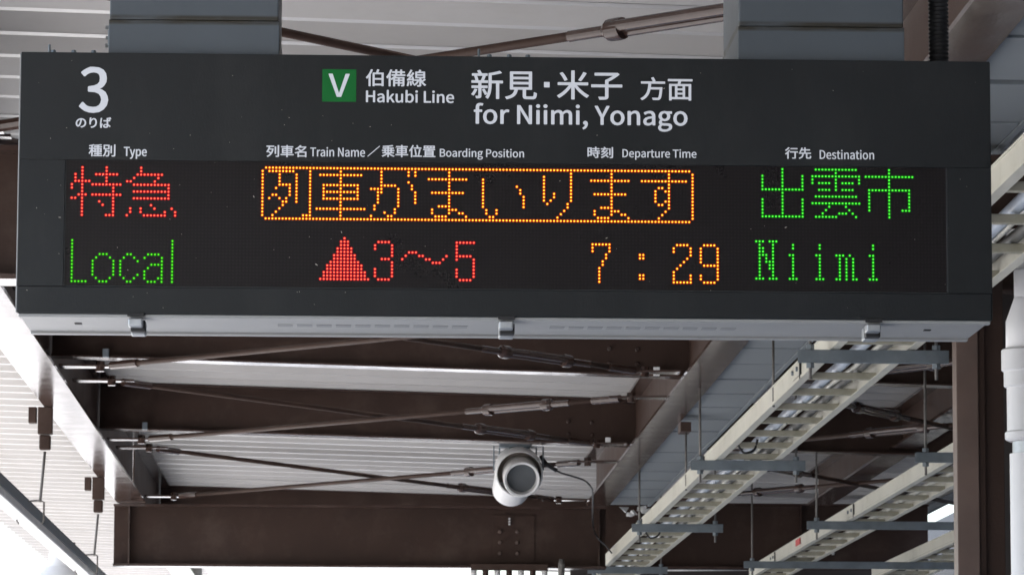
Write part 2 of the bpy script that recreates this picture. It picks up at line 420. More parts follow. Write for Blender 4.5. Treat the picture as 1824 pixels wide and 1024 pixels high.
# ventilation slots
for n, (sx, ex) in enumerate(((485, 832), (972, 1314))):
    for i in range(10):
        a = sx + (ex - sx) * (i * 1.0 + .06) / 10 ; b = sx + (ex - sx) * (i + .84) / 10
        yv = YS + .2
        pa = (a - 625) / 861 ; pb = (b - 625) / 861
        hh = zb - CZ
        xa, xb = pa * hh, pb * hh
        ym = F * hh / 861
        box('vent_slot', xa, xb, ym - .024, ym + .024, zb - .0024, zb - .0016, M['slot'], **kb)
for px in (131, 1655):
    q = (px - 625) / 862 * (zb - CZ); ym = F * (zb - CZ) / 862
    bm = bmesh.new(); bx(bm, q - .009 - BO.x, q + .009 - BO.x, ym - .012 - BO.y, ym + .012 - BO.y, zb - .004 - BO.z, zb - .0016 - BO.z, .001); link('screw', bm, M['dark'], board)
# toggle latches
for px in (242, 902, 1556):
    p = at(px, 566, YS); la = thing('latch', None, None, (0, 0, 0)); la.parent = board
    def lb(name, a0, a1, y0, y1, z0, z1, m, bev=.0015):
        bm = bmesh.new(); bx(bm, p.x + a0 - BO.x, p.x + a1 - BO.x, YS + y0 - BO.y, YS + y1 - BO.y, zb + z0 - BO.z, zb + z1 - BO.z, bev); return link(name, bm, m, la)
    lb('hook', -.021, .021, -.010, -.0005, -.006, .003, M['dark'])
    lb('lever', -.019, .017, -.012, .035, -.030, -.0105, M['chrome'], .004)
    lb('pivot', -.015, .022, .036, .075, -.038, -.0105, M['dark'], .003)
    lb('catch_plate', -.016, .021, .076, .12, -.042, -.008, M['chrome'], .004)
# specks of dust and dead insects on the face
rs = random.Random(3)
bm = bmesh.new()
for i in range(95):
    px, py = rs.uniform(45, 1755), rs.uniform(108, 552)
    if rs.random() < .35: px = rs.uniform(45, 700)
    q = at(px, py, YS) - BO; s = rs.uniform(.0006, .0017); an = rs.uniform(0, 3.14); el = rs.uniform(1, 2.4)
    if rs.random() < .03: s *= 1.6; el = 3
    yo = .0062 if (wx0 < q.x + BO.x < wx1 and wz0 < q.z + BO.z < wz1) else -.0008
    v = []
    for k in range(5):
        a = k * 2 * math.pi / 5; dx, dz = math.cos(a) * s * el * .6, math.sin(a) * s * .6
        v.append(bm.verts.new((q.x + dx * math.cos(an) - dz * math.sin(an), yo, q.z + dx * math.sin(an) + dz * math.cos(an))))
    tp = bm.verts.new((q.x, yo - .0006, q.z))
    for k in range(5): bm.faces.new((v[k], v[(k + 1) % 5], tp))
o = link('dust_specks', bm, M['speck'], board); o['kind'] = 'stuff'

LATIN = {
'3': '37 -2 50 0 60 6 67 15 70 27 68 37 64 45 57 50 48 54 48 54 56 58 61 63 65 70 66 79 64 90 58 98 48 103 36 104 28 104 21 101 14 97 8 92 15 84 19 88 24 91 30 93 36 94 43 93 49 90 52 85 53 78 52 70 47 64 38 60 25 58 25 48 40 47 50 43 55 36 57 28 55 20 51 14 44 10 36 9 28 10 21 12 16 16 11 21 4 12 10 7 17 2 26 -1',
'V': '33 0 48 0 81 103 67 103 51 47 41 13 40 13 30 47 14 103 0 103',
'Type': '35 0 48 0 48 92 80 92 80 103 4 103 4 92 35 92|98 -33 108 -31 116 -25 122 -17 126 -6 155 76 143 76 129 34 123 12 122 12 114 34 99 76 86 76 116 0 115 -6 112 -12 108 -18 103 -21 97 -22 92 -21 89 -31|170 -32 183 -32 183 -6 182 7 187 3 193 0 198 -1 203 -2 216 1 226 9 234 22 236 39 234 55 229 67 219 75 206 78 199 77 193 75 187 71 182 67 182 67 180 76 170 76|201 9 197 9 193 11 188 13 183 17 183 57 188 61 193 65 198 67 203 67 212 65 218 60 222 51 223 39 221 26 217 17 210 11|287 -2 295 -1 301 0 307 3 312 6 308 14 303 12 299 10 294 9 289 8 279 10 271 16 266 24 264 35 315 35 315 42 313 57 308 68 298 75 285 78 272 75 261 67 254 55 251 38 254 21 262 9 273 1|263 44 266 54 271 62 278 66 285 68 293 66 299 62 303 54 304 44',
'Hakubi Line': '14 0 27 0 27 48 75 48 75 0 88 0 88 103 75 103 75 60 27 60 27 103 14 103|132 -2 139 -1 146 1 152 5 158 9 158 9 159 0 170 0 170 47 168 60 163 69 155 76 143 78 134 77 126 75 119 72 113 68 118 59 123 62 129 65 135 67 141 67 149 66 154 61 156 55 157 48 136 45 121 39 113 31 110 20 112 11 117 4 124 0|136 9 131 9 126 11 124 15 123 21 124 27 130 33 141 37 157 40 157 18 151 14 146 11 141 9|194 0 206 0 206 20 221 37 243 0 257 0 228 45 253 76 239 76 207 36 206 36 206 111 194 111|293 -2 301 -1 307 2 313 6 318 12 319 12 320 0 330 0 330 76 318 76 318 22 312 16 308 12 303 10 297 9 291 10 286 14 284 20 283 29 283 76 270 76 270 28 271 15 276 6 283 0|389 -2 402 1 413 9 420 22 423 39 421 55 415 67 405 75 392 78 386 77 380 75 374 72 368 67 369 81 369 111 356 111 356 0 366 0 367 8 368 8 373 4 379 1 384 -1|387 9 383 9 379 11 374 13 369 17 369 57 374 61 379 65 384 67 389 67 398 65 405 60 408 51 409 39 408 26 403 17 396 11|443 0 455 0 455 76 443 76|449 92 452 92 455 94 457 97 458 100 457 104 455 106 452 108 449 109 446 108 443 106 441 104 441 100 441 97 443 94 446 92|514 0 572 0 572 11 527 11 527 103 514 103|589 0 601 0 601 76 589 76|595 92 598 92 601 94 603 97 604 100 603 104 601 106 598 108 595 109 592 108 589 106 587 104 587 100 587 97 589 94 592 92|627 0 640 0 640 55 645 60 650 64 655 66 661 67 667 66 672 62 674 56 675 46 675 0 688 0 688 48 686 61 682 70 675 76 665 78 657 77 651 74 645 70 639 65 639 65 638 76 627 76|743 -2 751 -1 757 0 763 3 768 6 764 14 759 12 755 10 750 9 745 8 735 10 727 16 722 24 719 35 771 35 771 42 769 57 763 68 754 75 741 78 728 75 717 67 710 55 707 38 710 21 717 9 729 1|719 44 722 54 727 62 733 66 741 68 749 66 755 62 759 54 760 44',
'Train Name': '35 0 48 0 48 92 80 92 80 103 4 103 4 92 35 92|97 0 110 0 110 49 114 57 119 63 124 66 129 67 136 65 139 76 130 78 124 77 118 74 113 69 109 62 109 62 107 76 97 76|169 -2 176 -1 182 1 188 5 194 9 194 9 195 0 206 0 206 47 204 60 200 69 192 76 180 78 171 77 163 75 156 72 150 68 155 59 159 62 165 65 171 67 177 67 185 66 190 61 192 55 193 48 172 45 158 39 149 31 146 20 148 11 153 4 160 0|172 9 167 9 163 11 160 15 159 21 161 27 166 33 177 37 193 40 193 18 188 14 183 11 178 9|230 0 243 0 243 76 230 76|236 92 240 92 243 94 244 97 245 100 244 104 243 106 240 108 236 109 233 108 230 106 229 104 228 100 229 97 230 94 233 92|268 0 281 0 281 55 287 60 292 64 297 66 302 67 309 66 313 62 316 56 317 46 317 0 329 0 329 48 328 61 324 70 316 76 306 78 299 77 292 74 286 70 281 65 280 65 279 76 268 76|387 0 399 0 399 54 399 62 398 70 398 78 397 86 398 86 409 65 446 0 460 0 460 103 447 103 447 49 447 41 448 33 448 25 449 17 448 17 437 38 400 103 387 103|504 -2 511 -1 517 1 524 5 529 9 530 9 531 0 541 0 541 47 540 60 535 69 527 76 515 78 506 77 498 75 491 72 485 68 490 59 495 62 500 65 506 67 513 67 521 66 525 61 528 55 529 48 508 45 493 39 485 31 482 20 484 11 488 4 495 0|508 9 502 9 498 11 495 15 494 21 496 27 502 33 512 37 529 40 529 18 523 14 518 11 513 9|565 0 578 0 578 55 583 60 588 64 593 66 597 67 604 66 608 62 611 56 611 46 611 0 624 0 624 55 629 60 634 64 639 66 643 67 650 66 654 62 657 56 658 46 658 0 670 0 670 48 669 61 665 70 657 76 647 78 641 77 634 74 628 69 622 63 619 70 615 74 609 77 601 78 595 77 588 74 583 70 577 65 577 65 576 76 565 76|726 -2 733 -1 740 0 746 3 751 6 746 14 742 12 737 10 733 9 727 8 717 10 710 16 704 24 702 35 753 35 754 42 752 57 746 68 736 75 724 78 711 75 700 67 692 55 689 38 692 21 700 9 712 1|702 44 705 54 709 62 716 66 724 68 732 66 738 62 741 54 743 44',
'Boarding Position': '14 0 47 0 63 2 75 7 83 17 86 30 84 40 80 47 73 52 65 55 65 55 71 59 76 64 79 70 80 78 77 89 70 97 59 101 45 103 14 103|27 59 27 92 43 92 53 92 61 89 66 84 67 76 66 69 61 64 54 60 42 59|27 10 27 49 45 49 57 48 66 45 71 39 73 31 71 22 66 15 57 12 45 10|134 -2 148 1 159 9 167 21 170 38 167 55 159 67 148 75 134 78 121 75 110 67 102 55 99 38 102 21 110 9 121 1|134 9 125 11 119 17 114 26 112 38 114 50 119 59 125 65 134 67 143 65 150 59 155 50 157 38 155 26 150 17 143 11|207 -2 214 -1 221 1 227 5 232 9 233 9 234 0 245 0 245 47 243 60 238 69 230 76 218 78 209 77 201 75 194 72 188 68 193 59 198 62 204 65 210 67 216 67 224 66 229 61 231 55 232 48 211 45 196 39 188 31 185 20 187 11 191 4 198 0|211 9 206 9 201 11 199 15 197 21 199 27 205 33 216 37 232 40 232 18 226 14 221 11 216 9|269 0 282 0 282 49 286 57 291 63 296 66 301 67 308 65 310 76 302 78 296 77 290 74 285 69 281 62 280 62 279 76 269 76|349 -2 356 -1 362 1 367 5 372 9 372 9 374 0 384 0 384 111 371 111 371 82 372 69 367 73 362 76 357 77 350 78 338 75 327 67 320 55 318 38 320 21 326 9 336 1|352 9 343 11 336 17 332 26 331 38 332 50 337 59 344 65 353 67 357 67 362 65 366 63 371 59 371 19 366 15 362 12 357 10|410 0 423 0 423 76 410 76|416 92 420 92 422 94 424 97 425 100 424 104 422 106 420 108 416 109 413 108 410 106 408 104 408 100 408 97 410 94 413 92|448 0 461 0 461 55 467 60 471 64 476 66 482 67 488 66 493 62 496 56 496 46 496 0 509 0 509 48 508 61 503 70 496 76 486 78 479 77 472 74 466 70 460 65 460 65 459 76 448 76|559 -35 575 -33 587 -27 595 -19 598 -9 596 -1 591 5 583 8 571 9 556 9 550 10 546 12 544 14 543 18 544 21 545 23 546 25 548 27 559 24 570 26 579 31 585 40 587 51 587 55 585 60 583 63 581 66 596 66 596 76 570 76 559 78 548 76 539 71 533 62 531 51 532 44 534 39 537 34 541 30 541 30 538 27 535 24 533 20 532 16 533 12 534 8 536 5 539 3 539 3 534 -1 531 -5 529 -10 528 -15 530 -23 537 -30 547 -34|559 33 553 34 548 38 544 43 543 51 544 58 548 64 553 67 559 69 566 67 571 64 574 58 575 51 574 43 571 38 566 34|561 -26 552 -25 545 -23 541 -18 539 -13 540 -10 541 -6 543 -3 547 0 557 -1 570 -1 577 -2 581 -3 584 -6 585 -11 584 -17 579 -21 571 -25|645 0 658 0 658 41 675 41 691 43 703 49 710 58 713 73 710 87 702 96 690 101 675 103 645 103|658 51 658 92 673 92 685 91 693 88 698 82 700 73 699 63 694 56 685 53 674 51|762 -2 776 1 787 9 795 21 797 38 795 55 787 67 776 75 762 78 749 75 738 67 730 55 727 38 730 21 738 9 749 1|762 9 753 11 746 17 742 26 740 38 742 50 746 59 753 65 762 67 771 65 778 59 783 50 784 38 783 26 778 17 771 11|838 -2 849 0 858 5 863 12 865 21 863 30 858 36 850 40 842 44 836 46 831 49 827 52 826 57 826 61 829 65 833 67 840 68 845 68 849 66 853 64 857 61 863 69 858 73 853 75 846 77 840 78 829 76 820 72 815 65 813 56 815 48 821 42 828 38 836 34 842 32 847 29 851 25 853 20 852 15 849 12 845 9 838 8 832 9 826 11 820 14 815 17 809 9 815 5 822 1 830 -1|883 0 896 0 896 76 883 76|890 92 893 92 896 94 898 97 898 100 898 104 896 106 893 108 890 109 886 108 884 106 882 104 881 100 882 97 884 94 886 92|946 -2 960 1 957 11 948 9 943 10 939 12 937 17 937 23 937 66 957 66 957 76 937 76 937 97 926 97 925 76 913 75 913 66 924 66 924 24 925 13 929 5 935 0|975 0 987 0 987 76 975 76|981 92 984 92 987 94 989 97 989 100 989 104 987 106 984 108 981 109 978 108 975 106 973 104 973 100 973 97 975 94 978 92|1043 -2 1056 1 1067 9 1075 21 1078 38 1075 55 1067 67 1056 75 1043 78 1029 75 1018 67 1010 55 1007 38 1010 21 1018 9 1029 1|1043 9 1034 11 1027 17 1022 26 1021 38 1022 50 1027 59 1034 65 1043 67 1052 65 1059 59 1063 50 1065 38 1063 26 1059 17 1052 11|1098 0 1111 0 1111 55 1116 60 1121 64 1126 66 1132 67 1138 66 1143 62 1145 56 1146 46 1146 0 1159 0 1159 48 1157 61 1153 70 1146 76 1135 78 1128 77 1121 74 1115 70 1110 65 1110 65 1108 76 1098 76',
'for Niimi, Yonago': '5 66 15 66 15 0 28 0 28 66 44 66 44 76 28 76 28 88 28 95 30 99 34 102 39 103 47 101 50 111 37 113 27 112 20 107 16 99 15 88 15 76 5 75|88 -2 101 1 113 9 120 21 123 38 120 55 113 67 101 75 88 78 75 75 63 67 56 55 53 38 56 21 63 9 75 1|88 9 79 11 72 17 68 26 66 38 68 50 72 59 79 65 88 67 97 65 104 59 108 50 110 38 108 26 104 17 97 11|143 0 156 0 156 49 160 57 165 63 170 66 175 67 183 65 185 76 177 78 171 77 165 74 160 69 155 62 155 62 154 76 143 76|230 0 242 0 242 54 242 62 242 70 241 78 241 86 241 86 253 65 290 0 303 0 303 103 291 103 291 49 291 41 291 33 292 25 293 17 292 17 281 38 243 103 230 103|330 0 343 0 343 76 330 76|337 92 340 92 343 94 345 97 345 100 345 104 343 106 340 108 337 109 333 108 331 106 329 104 328 100 329 97 331 94 333 92|369 0 382 0 382 76 369 76|375 92 379 92 381 94 383 97 384 100 383 104 381 106 379 108 375 109 372 108 369 106 367 104 367 100 367 97 369 94 372 92|407 0 420 0 420 55 425 60 430 64 435 66 439 67 446 66 450 62 453 56 453 46 453 0 466 0 466 55 471 60 476 64 481 66 485 67 492 66 496 62 499 56 499 46 499 0 512 0 512 48 511 61 507 70 499 76 489 78 482 77 476 74 470 69 464 63 461 70 457 74 451 77 443 78 436 77 430 74 425 70 419 65 419 65 418 76 407 76|537 0 550 0 550 76 537 76|543 92 547 92 550 94 551 97 552 100 551 104 550 106 547 108 543 109 540 108 537 106 536 104 535 100 536 97 537 94 540 92|573 -27 582 -22 588 -15 592 -7 594 3 593 9 591 14 587 17 583 18 579 17 576 15 574 12 573 9 574 5 576 2 579 0 582 0 584 0 583 -6 580 -11 576 -16 570 -19|664 0 676 0 676 40 707 103 694 103 681 74 670 51 670 51 660 74 646 103 633 103 664 40|750 -2 763 1 774 9 782 21 785 38 782 55 774 67 763 75 750 78 736 75 725 67 717 55 715 38 717 21 725 9 736 1|750 9 741 11 734 17 729 26 728 38 729 50 734 59 741 65 750 67 759 65 766 59 770 50 772 38 770 26 766 17 759 11|805 0 818 0 818 55 823 60 828 64 833 66 839 67 845 66 850 62 852 56 853 46 853 0 866 0 866 48 864 61 860 70 853 76 843 78 835 77 829 74 823 70 817 65 817 65 816 76 805 76|908 -2 915 -1 921 1 928 5 933 9 934 9 935 0 945 0 945 47 944 60 939 69 931 76 919 78 910 77 902 75 895 72 889 68 894 59 899 62 904 65 910 67 917 67 925 66 929 61 932 55 932 48 912 45 897 39 889 31 886 20 888 11 892 4 899 0|912 9 906 9 902 11 899 15 898 21 900 27 906 33 916 37 932 40 932 18 927 14 922 11 917 9|995 -35 1011 -33 1023 -27 1031 -19 1033 -9 1032 -1 1027 5 1019 8 1007 9 992 9 986 10 982 12 979 14 979 18 979 21 980 23 982 25 984 27 995 24 1006 26 1015 31 1021 40 1023 51 1022 55 1021 60 1019 63 1017 66 1032 66 1032 76 1006 76 995 78 984 76 975 71 969 62 966 51 967 44 969 39 973 34 976 30 976 30 973 27 971 24 969 20 968 16 968 12 970 8 972 5 975 3 975 3 970 -1 967 -5 964 -10 964 -15 966 -23 972 -30 982 -34|995 33 989 34 984 38 980 43 979 51 980 58 983 64 989 67 995 69 1001 67 1006 64 1010 58 1011 51 1010 43 1006 38 1001 34|997 -26 987 -25 981 -23 976 -18 975 -13 975 -10 977 -6 979 -3 982 0 992 -1 1005 -1 1012 -2 1017 -3 1020 -6 1021 -11 1019 -17 1014 -21 1007 -25|1078 -2 1091 1 1102 9 1110 21 1113 38 1110 55 1102 67 1091 75 1078 78 1065 75 1053 67 1046 55 1043 38 1046 21 1053 9 1065 1|1078 9 1069 11 1062 17 1057 26 1056 38 1057 50 1062 59 1069 65 1078 67 1087 65 1094 59 1098 50 1100 38 1098 26 1094 17 1087 11',
'Departure Time': '14 0 40 0 61 4 76 14 85 30 88 52 85 73 76 89 61 99 40 103 14 103|27 11 27 92 39 92 55 89 66 82 73 69 75 52 73 34 66 21 55 13 39 11|140 -2 147 -1 154 0 160 3 165 6 161 14 156 12 152 10 147 9 141 8 132 10 124 16 119 24 116 35 168 35 168 42 166 57 160 68 151 75 138 78 125 75 114 67 107 55 104 38 106 21 114 9 126 1|116 44 119 54 124 62 130 66 138 68 146 66 152 62 156 54 157 44|187 -32 200 -32 200 -6 199 7 205 3 210 0 215 -1 220 -2 233 1 243 9 251 22 253 39 251 55 246 67 236 75 223 78 217 77 210 75 204 71 199 67 199 67 197 76 187 76|218 9 214 9 210 11 205 13 200 17 200 57 205 61 210 65 215 67 220 67 229 65 235 60 239 51 240 39 238 26 234 17 227 11|291 -2 298 -1 305 1 311 5 316 9 317 9 318 0 328 0 328 47 327 60 322 69 314 76 302 78 293 77 285 75 278 72 272 68 277 59 282 62 288 65 294 67 300 67 308 66 313 61 315 55 316 48 295 45 280 39 272 31 269 20 271 11 275 4 282 0|295 9 290 9 285 11 282 15 281 21 283 27 289 33 300 37 316 40 316 18 310 14 305 11 300 9|353 0 365 0 365 49 370 57 374 63 380 66 384 67 392 65 394 76 386 78 380 77 374 74 369 69 365 62 364 62 363 76 353 76|431 -2 445 1 442 11 434 9 428 10 424 12 422 17 422 23 422 66 443 66 443 76 422 76 422 97 411 97 410 76 398 75 398 66 409 66 409 24 410 13 414 5 421 0|482 -2 489 -1 496 2 502 6 507 12 507 12 508 0 519 0 519 76 506 76 506 22 501 16 496 12 491 10 486 9 479 10 475 14 472 20 471 29 471 76 459 76 459 28 460 15 464 6 471 0|545 0 558 0 558 49 562 57 567 63 572 66 577 67 584 65 586 76 578 78 572 77 566 74 561 69 557 62 556 62 555 76 545 76|630 -2 637 -1 644 0 650 3 655 6 650 14 646 12 641 10 637 9 631 8 621 10 614 16 608 24 606 35 657 35 658 42 656 57 650 68 640 75 627 78 615 75 604 67 596 55 593 38 596 21 604 9 616 1|606 44 608 54 613 62 620 66 628 68 636 66 642 62 645 54 647 44|731 0 744 0 744 92 775 92 775 103 699 103 699 92 731 92|792 0 805 0 805 76 792 76|798 92 802 92 804 94 806 97 807 100 806 104 804 106 802 108 798 109 795 108 792 106 791 104 790 100 791 97 792 94 795 92|830 0 843 0 843 55 848 60 853 64 858 66 862 67 869 66 873 62 876 56 876 46 876 0 889 0 889 55 894 60 899 64 904 66 908 67 915 66 919 62 922 56 923 46 923 0 935 0 935 48 934 61 930 70 922 76 912 78 906 77 899 74 893 69 887 63 884 70 880 74 874 77 866 78 860 77 853 74 848 70 842 65 842 65 841 76 830 76|991 -2 998 -1 1005 0 1011 3 1016 6 1011 14 1007 12 1002 10 998 9 992 8 982 10 975 16 969 24 967 35 1018 35 1019 42 1017 57 1011 68 1001 75 989 78 976 75 965 67 957 55 954 38 957 21 965 9 977 1|967 44 969 54 974 62 981 66 989 68 997 66 1003 62 1006 54 1008 44',
'Destination': '14 0 40 0 61 4 76 14 85 30 88 52 85 73 76 89 61 99 40 103 14 103|27 11 27 92 39 92 55 89 66 82 73 69 75 52 73 34 66 21 55 13 39 11|140 -2 147 -1 154 0 160 3 165 6 161 14 156 12 152 10 147 9 141 8 132 10 124 16 119 24 116 35 168 35 168 42 166 57 160 68 151 75 138 78 125 75 114 67 107 55 104 38 106 21 114 9 126 1|116 44 119 54 124 62 130 66 138 68 146 66 152 62 156 54 157 44|207 -2 219 0 227 5 233 12 234 21 232 30 227 36 219 40 211 44 205 46 200 49 196 52 195 57 196 61 198 65 203 67 209 68 214 68 218 66 222 64 226 61 232 69 228 73 222 75 216 77 209 78 198 76 189 72 184 65 183 56 185 48 190 42 197 38 205 34 211 32 217 29 221 25 222 20 221 15 218 12 214 9 207 8 201 9 195 11 190 14 185 17 178 9 184 5 191 1 199 -1|276 -2 290 1 288 11 279 9 274 10 270 12 268 17 267 23 267 66 288 66 288 76 267 76 267 97 257 97 255 76 243 75 243 66 255 66 255 24 256 13 259 5 266 0|305 0 318 0 318 76 305 76|312 92 315 92 318 94 320 97 320 100 320 104 318 106 315 108 312 109 308 108 306 106 304 104 303 100 304 97 306 94 308 92|344 0 357 0 357 55 362 60 367 64 372 66 377 67 384 66 388 62 391 56 392 46 392 0 404 0 404 48 403 61 399 70 392 76 381 78 374 77 367 74 361 70 356 65 355 65 354 76 344 76|447 -2 454 -1 460 1 466 5 472 9 472 9 473 0 484 0 484 47 482 60 478 69 470 76 458 78 449 77 441 75 434 72 428 68 433 59 438 62 443 65 449 67 455 67 463 66 468 61 470 55 471 48 450 45 436 39 427 31 425 20 426 11 431 4 438 0|450 9 445 9 441 11 438 15 437 21 439 27 444 33 455 37 471 40 471 18 466 14 461 11 456 9|532 -2 546 1 543 11 535 9 529 10 526 12 524 17 523 23 523 66 544 66 544 76 523 76 523 97 512 97 511 76 499 75 499 66 510 66 510 24 511 13 515 5 522 0|561 0 574 0 574 76 561 76|567 92 571 92 573 94 575 97 576 100 575 104 573 106 571 108 567 109 564 108 561 106 559 104 559 100 559 97 561 94 564 92|629 -2 642 1 653 9 661 21 664 38 661 55 653 67 642 75 629 78 616 75 604 67 597 55 594 38 597 21 604 9 616 1|629 9 620 11 613 17 608 26 607 38 608 50 613 59 620 65 629 67 638 65 645 59 649 50 651 38 649 26 645 17 638 11|684 0 697 0 697 55 702 60 707 64 712 66 718 67 724 66 729 62 731 56 732 46 732 0 745 0 745 48 744 61 739 70 732 76 722 78 714 77 708 74 702 70 696 65 696 65 695 76 684 76'}
# lettering -------------------------------------------------------
def flat_text(body):
    """triangles of a word: Latin words from the outlines above, Japanese from the built-in font"""
    if body in LATIN:
        cu = bpy.data.curves.new('outline', 'CURVE'); cu.dimensions = '2D'; cu.fill_mode = 'BOTH'
        for ring in LATIN[body].split('|'):
            v = list(map(int, ring.split())); n = len(v) // 2
            sp_ = cu.splines.new('POLY'); sp_.points.add(n - 1); sp_.use_cyclic_u = True
            for i in range(n): sp_.points[i].co = (v[2 * i] / 400, v[2 * i + 1] / 400, 0, 1)
    else:
        cu = bpy.data.curves.new('outline', 'FONT'); cu.body = body; cu.resolution_u = 6
    ob = bpy.data.objects.new('tmp', cu); C.objects.link(ob); bpy.context.view_layer.update()
    me = bpy.data.meshes.new_from_object(ob.evaluated_get(bpy.context.evaluated_depsgraph_get()))
    C.objects.unlink(ob); bpy.data.objects.remove(ob)
    return me
def text(body, x0, x1, y0, y1, m=None, bold=1.0, name='lettering', depth=.0004, Yf=YS):
    """bold: how far the strokes are fattened, in photograph pixels"""
    me = flat_text(body)
    vx = [v.co.x for v in me.vertices]; vy = [v.co.y for v in me.vertices]
    a, b, c, d = min(vx), max(vx), min(vy), max(vy)
    P = at((x0 + x1) / 2, (y0 + y1) / 2, Yf); u = P.y / F
    wd = (x1 - x0 - 2 * bold) * u; hd = at(x0, y0, Yf).z - at(x0, y1, Yf).z - 2 * bold * .8 * u
    tri = [list(p.vertices) for p in me.polygons]
    base = [(((v.co.x - a) / (b - a) - .5) * wd, ((v.co.y - c) / (d - c) - .5) * hd) for v in me.vertices]
    V = []; Fc = []
    for k in range(8):
        an = k * math.pi / 4; dx, dz = math.cos(an) * bold * u, math.sin(an) * bold * .8 * u; o0 = len(V)
        V += [(P.x - BO.x + x + dx, -depth - k * .00004, P.z - BO.z + z + dz) for x, z in base]
        Fc += [[o0 + i for i in t] for t in tri]
    me = bpy.data.meshes.new(name); me.from_pydata(V, [], Fc); me.materials.append(m or M['text'])
    o = bpy.data.objects.new(name, me); C.objects.link(o); o.parent = board
    return o
T = [('3', 140.6, 193.4, 119.6, 201.6, 1.5), ('のりば', 134.6, 198.4, 209, 228.3, .55), ('種別', 157.8, 205.8, 257.3, 279.2, .45), ('Type', 220.3, 261.7, 262, 283.5, .45),
     ('伯備線', 650.8, 760, 124.2, 154.7, .55), ('Hakubi Line', 650.8, 810, 161, 183.7, .6),
     ('列車名', 474, 546.3, 258.7, 280.3, .45), ('Train Name', 552, 650.8, 262.6, 279.6, .3), ('／', 654.2, 677, 260, 279.5, .3), ('乗車位置', 679.2, 776.3, 258.5, 280.6, .45),
     ('Boarding Position', 782.4, 934.5, 265, 285, .3), ('新見', 838.4, 957.4, 125.5, 177.4, .75), ('米子', 991, 1109.5, 126.3, 178, .75), ('方面', 1139.7, 1234.5, 138, 179.5, .6),
     ('for Niimi, Yonago', 841, 1228, 185.5, 233.7, .85), ('時刻', 1046, 1092.4, 261.8, 282, .45), ('Departure Time', 1107.6, 1241.8, 265.8, 285.5, .3),
     ('行先', 1397.8, 1445.5, 262.8, 283.4, .45), ('Destination', 1459, 1558, 267.3, 284.3, .3)]
for b_, x0, x1, y0, y1, bo in T: text(b_, x0, x1, y0, y1, bold=bo)
a, b = at(969, 146.6, YS), at(979, 156.2, YS)
box('middle_dot', a.x, b.x, YS - .0008, YS - .0002, b.z, a.z, M['text'], **kb)
a, b = at(574.2, 123.7, YS), at(634.2, 182.1, YS)
box('line_symbol', a.x, b.x, YS - .0009, YS - .0002, b.z, a.z, M['green'], **kb)
text('V', 584.7, 623.2, 132, 173.2, bold=.7, depth=.0011)

# LED dots ---------------------------------------------------------
def rng(s):
    out = []
    for p in s.split():
        if '-' in p: a, b = map(int, p.split('-')); out += range(a, b + 1)
        else: out.append(int(p))
    return out
def emis(col, st):
    m = bpy.data.materials.new('lit_led'); m.use_nodes = True; n = m.node_tree; n.nodes.clear()
    e = n.nodes.new('ShaderNodeEmission'); e.inputs[0].default_value = (*col, 1); e.inputs[1].default_value = st
    o = n.nodes.new('ShaderNodeOutputMaterial'); n.links.new(e.outputs[0], o.inputs[0]); return m
LM = {'red': (emis((1, .17, .08), .42), emis((1, .0, .035), .13)),
      'orange': (emis((1, .66, .06), .46), emis((1, .055, .0), .15)),
      'green': (emis((.12, 1, .07), .30), emis((.0, .62, .015), .08)),
      'lime': (emis((.15, 1, .04), .24), emis((.03, .55, .01), .08))}
def leds(name, rows, x0, y0, pitch, col, r0=0, label=None):
    P0 = at(x0, y0, YS + .006) - BO
    pm_ = pitch * (YS + .006) / F
    bm = bmesh.new()
    for r, s in rows.items():
        for c in rng(s):
            x = P0.x + c * pm_; z = P0.z - (r - r0) * 6.125 * (YS + .006) / F * 1.0035
            for rad, yo, mi, n in ((.0041, .0064, 1, 10), (.0021, .0058, 0, 8)):
                ring = [bm.verts.new((x + math.cos(2 * math.pi * k / n) * rad, yo, z + math.sin(2 * math.pi * k / n) * rad)) for k in range(n)]
                tip = bm.verts.new((x, yo - (.0003 if mi else .0007), z))
                for k in range(n):
                    f = bm.faces.new((ring[k], ring[(k + 1) % n], tip)); f.material_index = mi
    o = link(name, bm, list(LM[col]), board)
    if label: o['label'] = label
    o['kind'] = 'stuff'
    return o
def spread(tokens):
    d = {}
    for k, v in tokens: 
        for r in (range(k[0], k[1] + 1) if isinstance(k, tuple) else [k]): d[r] = (d.get(r, '') + ' ' + v).strip()
    return d
leds('led_lettering', {0: '3 10 20', 1: '3 10 20', 2: '1 3 7-13 19-26', 3: '1 3 10 18 25', 4: '1-5 10 16 17 24', 5: '0 3 6-14 18-28', 6: '0 3 12 28', 7: '3 12 18-28', 8: '2-4 6-14 28',
      9: '0 1 3 12 18-28', 10: '3 8 12', 11: '3 9 12 23', 12: '3 12 17 20 24 29', 13: '3 12 17 20 27 30', 14: '3 10-12 16 21-27 30'}, 128.6, 298.1, 6.18, 'red', label='two red dot characters of the train type')
leds('led_lettering', spread([((1, 12), '0'), ((1, 13), '29'), (5, '8-10 16 17 22-25'), (6, '7 11 15 18 21 26'), (7, '6 12 14 19 26'), (8, '6 12 14 23-26'), (9, '6 12 14 22 26'), (10, '6 12 14 21 26'),
      (11, '6 12 14 19 21 26'), (12, '7 11 15 18 21 25 26'), (13, '0-4 8-10 16 17 22-24 26')]), 128.6, 427.9, 6.18, 'lime', r0=1, label='green word Local')
